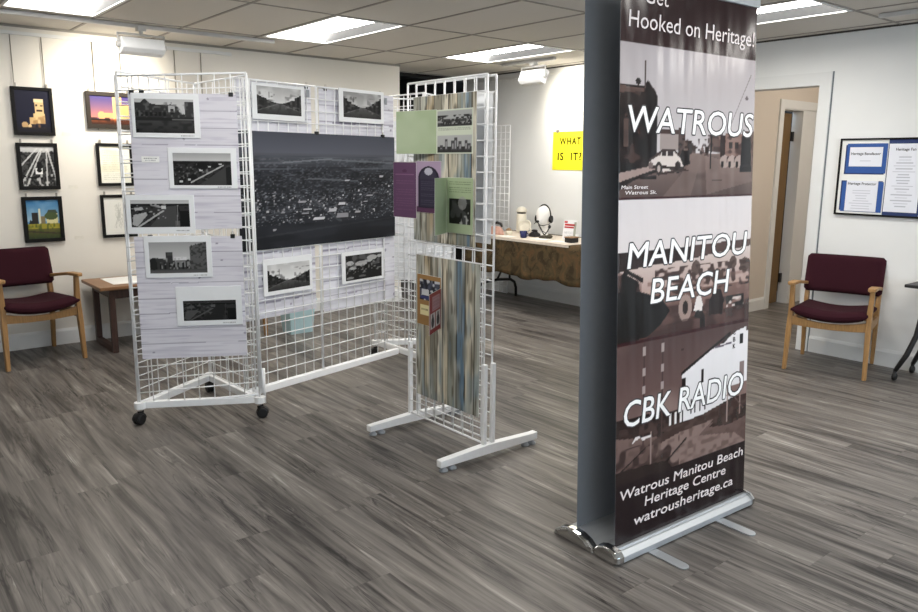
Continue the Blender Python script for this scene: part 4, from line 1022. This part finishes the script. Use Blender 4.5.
    p.poly(P((.46, .46), (.46, .66), (.62, .72), (.76, .745), (.84, .77), (.9, .79), (.98, .80), (.98, .78), (1, .78), (1, .52), (.8, .49), (.62, .465)), (230, 226, 226)); p.poly(P((.76, .745), (.84, .785), (.84, .775), (.8, .75)), (60, 44, 44)); p.line((.46, V(.662)), (.68, V(.735)), .003, (44, 32, 32)); p.line((.68, V(.735)), (.84, V(.785)), .003, (44, 32, 32)); p.line((.72, V(.738)), (.85, V(.742)), .002, (120, 110, 120))
    R(.925, .73, .955, .775, (24, 20, 22)); p.poly(P((.82, .515), (.84, .55), (1, .56), (1, .5), (.9, .5)), (150, 128, 122)); R(.46, .6, .49, .64, (50, 38, 38)); R(.61, .6, .63, .66, (50, 38, 38)); R(.93, .56, .97, .65, (120, 98, 94), .7)
    for u in (.37, .41, .45): R(u, .46, u+.016, .51, (232, 228, 226)); R(u+.016, .46, u+.026, .51, (50, 38, 38))
    for u in (.53, .56, .60, .64): R(u, .485, u+.011, .545, (62, 48, 48))
    for u in (.185, .315):
        p.line((u, V(.4)), (u, V(.82)), .0013, (90, 72, 70))
        for z in (.77, .69, .62): R(u-.008, z, u+.008, z+.032, (196, 184, 180), .8)
    p.line((.83, V(.40)), (.83, V(.56)), .0016, (170, 154, 148)); p.line((.94, V(.42)), (.94, V(.6)), .0016, (150, 132, 126)); p.line((.24, V(.33)), (.24, V(.46)), .0018, (160, 142, 136)); p.line((.84, V(.54)), (.97, V(.44)), .0012, (120, 100, 96)); p.poly(P((.1, .43), (.14, .445), (.24, .45), (.24, .44), (.18, .435), (.16, .455), (.13, .455)), (226, 220, 218)); p.ell(.46, V(.76), .01, .003, (80, 62, 60))
    # -- bottom band
    R(0, .043, 1, .285, (48, 32, 36)); p.a = 255*(p.a/255)**1.3; return p
bp = picture('front_print', banner_art(), FB, 0, BW, .043, 2.155, 0, PR_BAN, t)
obj('print_reverse', FB.box(MB(), 0, BW, .043, 2.155, -.0016, -.0006), SLATE, t)
def word(body, u0, u1, z, cap, bold=.006, outl=.045, shear=.12, rise=0.):
    if outl: lettering(body, FB, u0*BW, u1*BW, z, cap, .0007, BLACKINK, bp, outl, shear, name='letter_outline', rise=rise)
    lettering(body, FB, u0*BW, u1*BW, z, cap, .0013, WHITEINK if outl else PALEINK, bp, bold, shear, rise=rise)
word('WATROUS', .055, .99, 1.618, .1, .007, .046)
word('MANITOU', .06, .965, 1.113, .099, .007, .046, rise=.012)
word('BEACH', .22, .82, .968, .1, .007, .046)
word('CBK RADIO', .05, .965, .505, .104, .007, .046)
word('Watrous Manitou Beach', .03, .98, .222, .04, .012, 0, .1)
word('Heritage Centre', .2, .83, .166, .04, .012, 0, .1)
word('watrousheritage.ca', .127, .895, .104, .04, .012, 0, .1)
word('Get', .152, .312, 2.085, .066, .0, 0, .06)
word('Hooked on Heritage!', .05, .98, 1.992, .064, .0, 0, .06)
word('Main Street', .015, .19, 1.408, .014, .01, 0, .1)
word('Watrous Sk.', .04, .25, 1.388, .014, .01, 0, .1)
for k, c in enumerate('CBK'): lettering(c, FB, .868*BW, .888*BW, .775-.03*k, .02, .0007, BLACKINK, bp, .03)
# rear panel faces away from the camera
REAR = -.215
FR_ = Fr(FF.pt(.012, 0, REAR).xy, BD, (BAX+.004, .068))
obj('rear_print', FR_.box(MB(), 0, BW, .04, 2.155, -.001, .001), SLATE, t)
for f in (FB, FR_):
    obj('top_rail', f.box(MB(), -.004, BW+.012, 2.152, 2.187, -.012, .01), ALU, t, .004)
    obj('support_pole', MB().tube([f.pt(BW*.5, .05, -.018 if f is FB else .018), f.pt(BW*.5, 2.16, -.018 if f is FB else .018)], .009, 10), ALU, t)
obj('floor_plate', FF.box(MB(), .0, .866, .006, .012, -.084, -.076), ALU, t)

# ------------------------------------------------------------------ display table by the sign wall
TX0, TX1, TY0, TY1, TZ = 5.335, 6.045, 4.55, 6.38, .74
t = thing('folding_table', 'folding table with curved black legs under the brown cloth, by the yellow poster', 'table', (5.69, 5.46, 0))
obj('tabletop', MB().box(TX0, TX1, TY0, TY1, TZ-.03, TZ-.005), TABWOOD, t, .004)
for y in (TY1-.14, TY0+.14):
    l = MB()
    l.tube([(TX0+.06, y, .02), (TX0+.065, y, .1), (TX0+.09, y, .165), (TX0+.15, y, .2), (5.69, y, .215), (TX1-.15, y, .2), (TX1-.09, y, .165), (TX1-.065, y, .1), (TX1-.06, y, .0)], .016, 8)
    l.tube([(5.69, y, .215), (5.69, y+(-.3 if y > 5.4 else .3), TZ-.03)], .012, 8); l.tube([(5.5, y, .21), (5.5, y, TZ-.03)], .012, 8); l.tube([(5.88, y, .21), (5.88, y, TZ-.03)], .012, 8); l.tube([(TX0+.06, y, .0), (TX0+.06, y, .03)], .017, 8)
    obj('folding_leg', l, BLKMET, t)
# brown cloth: flat on top, falling in soft folds at the front and ends
def brown_cloth():
    m, nt, b = base_mat('brown patterned cloth', .9, 0, .1); N = nt.nodes.new; L = nt.links.new
    tc = N('ShaderNodeTexCoord'); n = N('ShaderNodeTexNoise'); n.inputs['Scale'].default_value = 9; n.inputs['Detail'].default_value = 6; n.inputs['Distortion'].default_value = 1.5
    v = N('ShaderNodeTexVoronoi'); v.inputs['Scale'].default_value = 26; L(tc.outputs['Object'], n.inputs[0]); L(tc.outputs['Object'], v.inputs['Vector'])
    cr = N('ShaderNodeValToRGB'); e = cr.color_ramp.elements; e[0].position = .35; e[0].color = rgba((66, 56, 42)); e[1].position = .75; e[1].color = rgba((112, 84, 58)); k = e.new(.5); k.color = rgba((86, 74, 54))
    mx = N('ShaderNodeMix'); mx.data_type = 'RGBA'; mx.inputs['B'].default_value = rgba((128, 100, 70)); mr = N('ShaderNodeMapRange'); mr.inputs[1].default_value = .25; mr.inputs[2].default_value = .05; L(v.outputs['Distance'], mr.inputs[0]); ml = N('ShaderNodeMath'); ml.operation = 'MULTIPLY'; ml.inputs[1].default_value = .4; L(mr.outputs[0], ml.inputs[0]); L(ml.outputs[0], mx.inputs['Factor'])
    L(n.outputs['Fac'], cr.inputs[0]); L(cr.outputs[0], mx.inputs['A']); L(mx.outputs['Result'], b.inputs['Base Color']); return m
c = MB(); ny = 90; rings = []
for j in range(ny+1):
    y = TY0-.005+(TY1-TY0+.01)*j/ny; w = math.sin(y*21)+.6*math.sin(y*37+1)
    ring = [(TX1-.01, y, TZ), (5.6, y, TZ), (TX0+.01, y, TZ)]
    hem = .375+.014*math.sin(y*9)+.006*math.sin(y*23)
    for k in range(9):
        f = k/8; z = TZ-.006-(TZ-hem)*f; ring.append((TX0-.010-f*(.012+.010*w), y, z))
    rings.append(ring)
c.loft(rings, False, True, closed=False)
o = obj('tablecloth', c, brown_cloth()); tag(o, 'brown patterned cloth draped over the folding table', 'tablecloth'); so = o.modifiers.new('thickness', 'SOLIDIFY'); so.thickness = .003; so.offset = 1; rebase(o, (5.69, 5.46, TZ))
o = obj('table_runner', MB().box(TX0-.0135, TX1-.1, TY0+.3, TY1-.05, TZ+.0035, TZ+.0065).box(TX0-.0175, TX0-.0135, TY0+.3, TY1-.05, TZ-.02, TZ+.0065), mat('pale runner cloth', (226, 214, 200), .8)); tag(o, 'pale runner lying along the brown table cloth', 'table runner'); rebase(o, (5.6, 5.5, TZ+.0035))
T0 = TZ+.007
FOAM = mat('white foam', (240, 238, 234), .8, var=.01); CREAM = mat('cream enamel', (232, 226, 210), .35, var=.02); NAVY = mat('navy glaze', (30, 38, 92), .25, var=.05)
# mannequin head with headphones
hx, hy = 5.80, 5.655
t = thing('mannequin_head', 'white foam mannequin head wearing a black headset', 'mannequin head', (hx, hy, T0))
ang = math.radians(195)   # it looks to the left of the picture and towards the room
def hp(f, s, z): return Vector((hx+math.cos(ang)*f-math.sin(ang)*s, hy+math.sin(ang)*f+math.cos(ang)*s, T0+z))
hd = MB(); rings = []
for z, rf, rb, rs, dx in ((0, .06, .06, .06, 0), (.02, .05, .052, .052, 0), (.07, .042, .046, .044, -.005), (.1, .06, .05, .05, .0), (.118, .082, .055, .056, .0), (.15, .086, .075, .066, 0), (.185, .083, .088, .073, 0), (.22, .078, .094, .076, 0), (.255, .07, .09, .073, 0), (.285, .052, .075, .06, 0), (.305, .03, .045, .036, -.005), (.312, .004, .006, .005, -.008)):
    ring = []
    for k in range(24):
        a = 2*PI*k/24; cf, sf = math.cos(a), math.sin(a); f = (rf if cf > 0 else rb)*cf+dx
        if cf > .9 and .14 < z < .19: f += .018 if z < .16 else .01
        if .5 < cf < .93 and .17 < z < .2: f -= .007
        ring.append(hp(f, rs*sf, z))
    rings.append(ring)
obj('head', hd.loft(rings, True, True), FOAM, t)
hs = MB(); hs.tube([hp(-.012+.005*math.cos(a), .083*math.cos(a), .2+.125*math.sin(a)) for a in [PI*k/14 for k in range(15)]], .008, 6)
obj('headband', hs, BLACK, t)
for s in (-1, 1):
    e = MB(); rings = []
    for o_, r_ in ((.072, .03), (.082, .036), (.094, .034), (.1, .022)): rings.append([hp(-.012+r_*math.cos(2*PI*k/16), s*o_, .175+r_*1.15*math.sin(2*PI*k/16)) for k in range(16)])
    obj('ear_cushion', e.loft(rings, True, True), BLACK, t)
obj('microphone', MB().tube([hp(-.01, .098, .16), hp(.05, .1, .13), hp(.1, .06, .115), hp(.118, .03, .118)], .004, 6).ell(hp(.12, .02, .12), (.011, .011, .011), 10, 6), BLACK, t)
# crossed black stand in front of the head
sx, sy = 5.62, 5.46
t = thing('microphone_stand', 'small dark stand with crossed black arms in front of the foam head', 'stand', (sx, sy, T0))
def sc(s, z, o=0.): return (sx-.62*o+.0, sy-s, T0+z)
obj('stand_base', MB().lathe([(.055, 0), (.058, .012), (.04, .024), (.012, .03)], (sx, sy, T0), 18).ell((sx-.0, sy-.075, T0+.021), (.03, .035, .02), 12, 8), mat('dark olive metal', (62, 56, 40), .4, var=.1), t)
obj('crossed_arms', MB().tube([sc(.0, .028), sc(-.06, .1), sc(-.1, .16)], .006, 6).tube([sc(.0, .028), sc(.05, .08), sc(.075, .125)], .006, 6).tube([sc(-.1, .16), sc(-.13, .15), sc(-.15, .135)], .004, 6).tube([sc(-.1, .16), sc(-.03, .07), sc(.03, .05)], .004, 6).ell(sc(-.1, .162), (.015, .018, .015), 10, 6).ell(sc(.07, .12), (.014, .016, .02), 10, 6), BLACK, t)
# cream canister with domed lid
cx, cy = 5.90, 6.09
t = thing('canister', 'tall cream canister with a domed lid and dark band at the wall', 'canister', (cx, cy, T0))
obj('canister_body', MB().lathe([(.054, 0), (.057, .01), (.055, .2), (.05, .205)], (cx, cy, T0), 24), CREAM, t)
obj('dark_band', MB().lathe([(.048, .203), (.0485, .223), (.046, .223)], (cx, cy, T0), 24), BLACK, t)
obj('lid', MB().lathe([(.058, .222), (.06, .232), (.052, .26), (.03, .277), (.004, .282)], (cx, cy, T0), 24), CREAM, t)
# cream rounded dish tipped on its side
o = thing('serving_dish', 'cream oval dish propped up in front of the tall canister', 'dish', (5.74, 5.87, T0))
d = MB(); rings = []
for dx, k in ((.02, .3), (.026, .75), (.0, 1.), (-.008, .96), (.012, .7), (.01, .3)):
    rings.append([(5.74+dx+.03*k*math.sin(2*PI*q/24), 5.87+.09*k*math.cos(2*PI*q/24), T0+.085+.07*k*math.sin(2*PI*q/24)) for q in range(24)])
obj('dish_bowl', d.loft(rings, True, True), CREAM, o); obj('dish_handle', MB().tube([(5.735, 5.785, T0+.08), (5.73, 5.765, T0+.06), (5.725, 5.77, T0+.03), (5.72, 5.79, T0+.02)], .007, 8), CREAM, o); obj('dish_foot', MB().box(5.74, 5.80, 5.83, 5.91, T0, T0+.03), CREAM, o, .004)
# navy cup, small black object
t = thing('cup', 'navy blue cup at the front edge of the table', 'cup', (5.46, 5.60, T0))
obj('cup_body', MB().lathe([(.026, 0), (.034, .006), (.04, .07), (.037, .07), (.03, .01)], (5.46, 5.60, T0), 20), NAVY, t)
obj('cup_handle', MB().tube([(5.46+.0, 5.56, T0+.055), (5.46, 5.535, T0+.05), (5.46, 5.535, T0+.025), (5.46, 5.562, T0+.018)], .005, 8), NAVY, t)
t = thing('black_ornament', 'small black object standing right of the navy cup', 'object', (5.64, 5.62, T0))
obj('black_base', MB().loft([[(5.64+sx_*w, 5.62+sy_*w*1.1, T0+z) for sx_, sy_ in ((-1, -1), (1, -1), (1, 1), (-1, 1))] for w, z in ((.045, 0), (.042, .03), (.022, .05))], True, False), BLACK, t, .006)
obj('black_knob', MB().ell((5.64, 5.62, T0+.062), (.016, .045, .014), 12, 8), BLACK, t)
# pinkish iron with dark handle
t = thing('clothes_iron', 'pinkish old flat iron with a black handle at the left end of the table', 'iron', (5.50, 6.05, T0))
PINK = mat('dull pink enamel', (196, 152, 136), .4, var=.08)
poly = [(5.50-.05, 6.05+.09), (5.50+.05, 6.05+.09), (5.50+.05, 6.05-.02), (5.50+.03, 6.05-.08), (5.50, 6.05-.11), (5.50-.03, 6.05-.08), (5.50-.05, 6.05-.02)]
obj('iron_body', MB().loft([[(5.5+(x-5.5)*k, 6.05+(y-6.05)*k, T0+z) for x, y in poly] for k, z in ((1, 0), (1, .018), (.86, .05), (.6, .085))], True, False), PINK, t, .004)
obj('iron_handle', MB().tube([(5.5, 6.10, T0+.075), (5.5, 6.10, T0+.11), (5.5, 6.05, T0+.125), (5.5, 5.99, T0+.115), (5.5, 5.97, T0+.085)], [.01, .013, .016, .015, .01], 8), BLACK, t)
t = thing('jar', 'small white lidded pot beside the pink iron', 'jar', (5.58, 5.95, T0))
obj('jar_body', MB().lathe([(.03, 0), (.036, .02), (.033, .045)], (5.58, 5.95, T0), 18), CREAM, t); obj('jar_lid', MB().lathe([(.035, .045), (.026, .058), (.008, .07), (.003, .072)], (5.58, 5.95, T0), 18), mat('tan lid', (150, 120, 84), .5), t)
# standing leaflet with red title
t = thing('leaflet', 'white leaflet with a red title standing on the table below the yellow poster', 'leaflet', (5.66, 5.19, T0))
FT = Fr((5.66, 5.25), (.02, -.15), (.12, 0))
FT.O.z = T0
obj('leaflet_card', FT.box(MB(), 0, .155, 0, .2, -.002, 0), PAPER, t)
p = Pic(48, 60, (236, 236, 238)); p.rect(.05, .84, .3, .94, (190, 60, 60)); p.rect(.08, .7, .9, .8, (178, 40, 44)); p.rect(.08, .58, .82, .67, (178, 40, 44))
for k in range(6): p.text(.1, .9, .1+.06*k, .02, (150, 150, 160), 230+k, .7)
p.rect(.82, .0, 1, .9, (110, 116, 96), .6); picture('leaflet_print', p, FT, .002, .153, .002, .198, .0006, PR_GLOSS, t)
obj('leaflet_prop', MB().box(5.70, 5.76, 5.12, 5.22, T0, T0+.06), MATB, t)
for k, (x, y, w, h, a, lab) in enumerate(((5.50, 5.40, .14, .2, .1, 'white printed sheet at the front of the table, left of the standing leaflet'), (5.44, 5.82, .12, .18, -.2, 'white printed sheet between the pink iron and navy cup'), (5.49, 5.12, .13, .2, .2, 'white printed sheet in front of the standing leaflet'))):
    f = Fr((x, y), (math.cos(a), math.sin(a)))
    o = tag(obj('printed_sheet', f.box(MB(), -w/2, w/2, T0, T0+.0016, -h/2, h/2), PAPER), lab, 'paper', 'printed sheets on the display table')
    if k == 1: pass
    rebase(o, (x, y, T0))
o = thing('card_box', 'small dark box lying right of the standing leaflet', 'box', (5.52, 5.0, T0)); obj('box_body', MB().box(5.47, 5.57, 4.95, 5.04, T0, T0+.045), BLACK, o, .003); obj('box_lid', MB().box(5.467, 5.573, 4.947, 5.043, T0+.046, T0+.056), mat('tan card', (150, 120, 90), .7), o)

# yellow poster
FS = Fr((XR, 0), (0, -1))
t = thing('poster', 'yellow poster reading WHAT IS IT? on the wall above the table', 'poster', (XR-.004, 5.5, 1.43))
obj('poster_board', FS.box(MB(), -5.815, -5.2, 1.43, 1.83, .002, .006), YELLOW, t)
YI = mat('marker black', (34, 32, 16), .95, spec=.05)
lettering('WHAT', FS, -5.713, -5.42, 1.695, .075, .008, YI, t, .018, 0, space=1.25)
lettering('IS  IT?', FS, -5.735, -5.405, 1.535, .08, .008, YI, t, .018, 0, space=1.2)
obj('bulldog_clip', FS.box(MB(), -5.77, -5.73, 1.82, 1.85, .001, .012), STEEL, t, .003)
# spare grid panel at the end of the table
FW = Fr((6.0, 7.02), (0, -1))
t = thing('grid_panel', 'spare white wire grid panel standing against the wall left of the display table', 'grid panel', (6.0, 6.7, 0))
obj('wire_grid', grid(FW, .005, .01, 0, 8, 25), WIRE, t)

# ------------------------------------------------------------------ bulletin board
FN = Fr((XR, 2.763), (0, -1))
t = thing('bulletin_board', 'black framed bulletin board of blue cards and white lists on the right wall', 'notice board', FN.pt(.6, 1.13, .01))
BWD = 1.2
obj('board', FN.box(MB(), .006, BWD-.006, 1.136, 1.694, .004, .012), PAPER, t)
f = MB()
for a in ((0, BWD, 1.126, 1.14), (0, BWD, 1.69, 1.703), (0, .013, 1.14, 1.69), (BWD-.013, BWD, 1.14, 1.69)): FN.box(f, *a, .002, .022)
obj('board_frame', f, BLKFR, t, .002)
def card(s0, s1, z0, z1, o, m, name='card'): return obj(name, FN.box(MB(), s0, s1, z0, z1, o, o+.0012), m, t)
def notice(s0, s1, z0, z1, o, head, lines, hs, seed, hz):
    c = card(s0, s1, z0, z1, o, PAPER, 'notice_sheet'); p = Pic(60, int(60*(z1-z0)/(s1-s0)), (232, 234, 242)); r = np.random.default_rng(seed)
    for k in range(lines):
        v = .08+(hz-.18)*k/max(1, lines-1); wd = r.uniform(.12, .36); p.rect(.5-wd, v, .5+wd, v+.012, (150, 152, 164), .6)
    picture('notice_print', p, FN, s0+.002, s1-.002, z0+.002, z1-.002, o+.0016, PR_MATT, c)
    lettering(head, FN, *hs, z0+(z1-z0)*hz, .02, o+.0022, BLACKINK, c, .012)
card(.045, .335, 1.436, 1.655, .0125, NAVYCARD, 'navy_card'); card(.056, .346, 1.444, 1.664, .014, BLUECARD, 'blue_card')
notice(.077, .315, 1.494, 1.637, .0155, 'Heritage Benefactor', 3, (.09, .302), 301, .6)
card(.034, .335, 1.162, 1.388, .0125, NAVYCARD, 'navy_card'); card(.045, .344, 1.154, 1.380, .014, BLUECARD, 'blue_card')
notice(.076, .306, 1.158, 1.389, .0155, 'Heritage Protector', 9, (.088, .294), 302, .86)
card(.352, .6, 1.14, 1.69, .0125, NAVYCARD, 'navy_card'); notice(.358, .588, 1.165, 1.66, .0145, 'Heritage Fan', 18, (.405, .54), 303, .9)
card(.61, .9, 1.436, 1.664, .0125, BLUECARD, 'blue_card'); notice(.64, .87, 1.49, 1.637, .0145, 'Heritage', 3, (.68, .83), 304, .6)
card(.596, .9, 1.15, 1.42, .0125, BLUECARD, 'blue_card'); notice(.63, .87, 1.158, 1.389, .0145, 'Heritage', 9, (.68, .83), 305, .86)
card(.915, 1.17, 1.165, 1.66, .0125, PAPER, 'list_sheet')

# ------------------------------------------------------------------ black rolling table at the far right
t = thing('rolling_table', 'black wheeled table with curved legs, cut by the right edge of the photo', 'table', (5.88, 1.55, 0))
obj('tabletop', MB().box(5.70, 6.05, 1.0, 2.065, .672, .695), BLKMET, t, .006)
for y, e in ((2.065, -1), (.98, 1)):     # legs splay outwards at the foot
    l = MB()
    l.tube([(5.80, y+e*.10, .672), (5.797, y+e*.095, .45), (5.785, y+e*.085, .33), (5.75, y+e*.05, .19), (5.715, y, .07)], [.017, .017, .018, .018, .015], 8)
    l.tube([(5.97, y+e*.10, .672), (5.975, y+e*.095, .45), (5.985, y+e*.085, .33), (6.01, y+e*.05, .19), (6.03, y, .07)], [.017, .017, .018, .018, .015], 8)
    l.tube([(5.79, y+e*.088, .36), (5.98, y+e*.088, .36)], .014, 8)
    lg = obj('leg_frame', l, BLKMET, t)
    for x in (5.715, 6.03):
        obj('caster', MB().lathe([(.02, -.014), (.028, -.009), (.028, .009), (.02, .014)], (x, y, .029), 16, 'y').tube([(x, y, .03), (x, y, .075)], .012, 8), BLACK, lg)
obj('stretcher', MB().tube([(5.885, 1.975, .36), (5.885, 1.07, .36)], .014, 8), BLKMET, t)
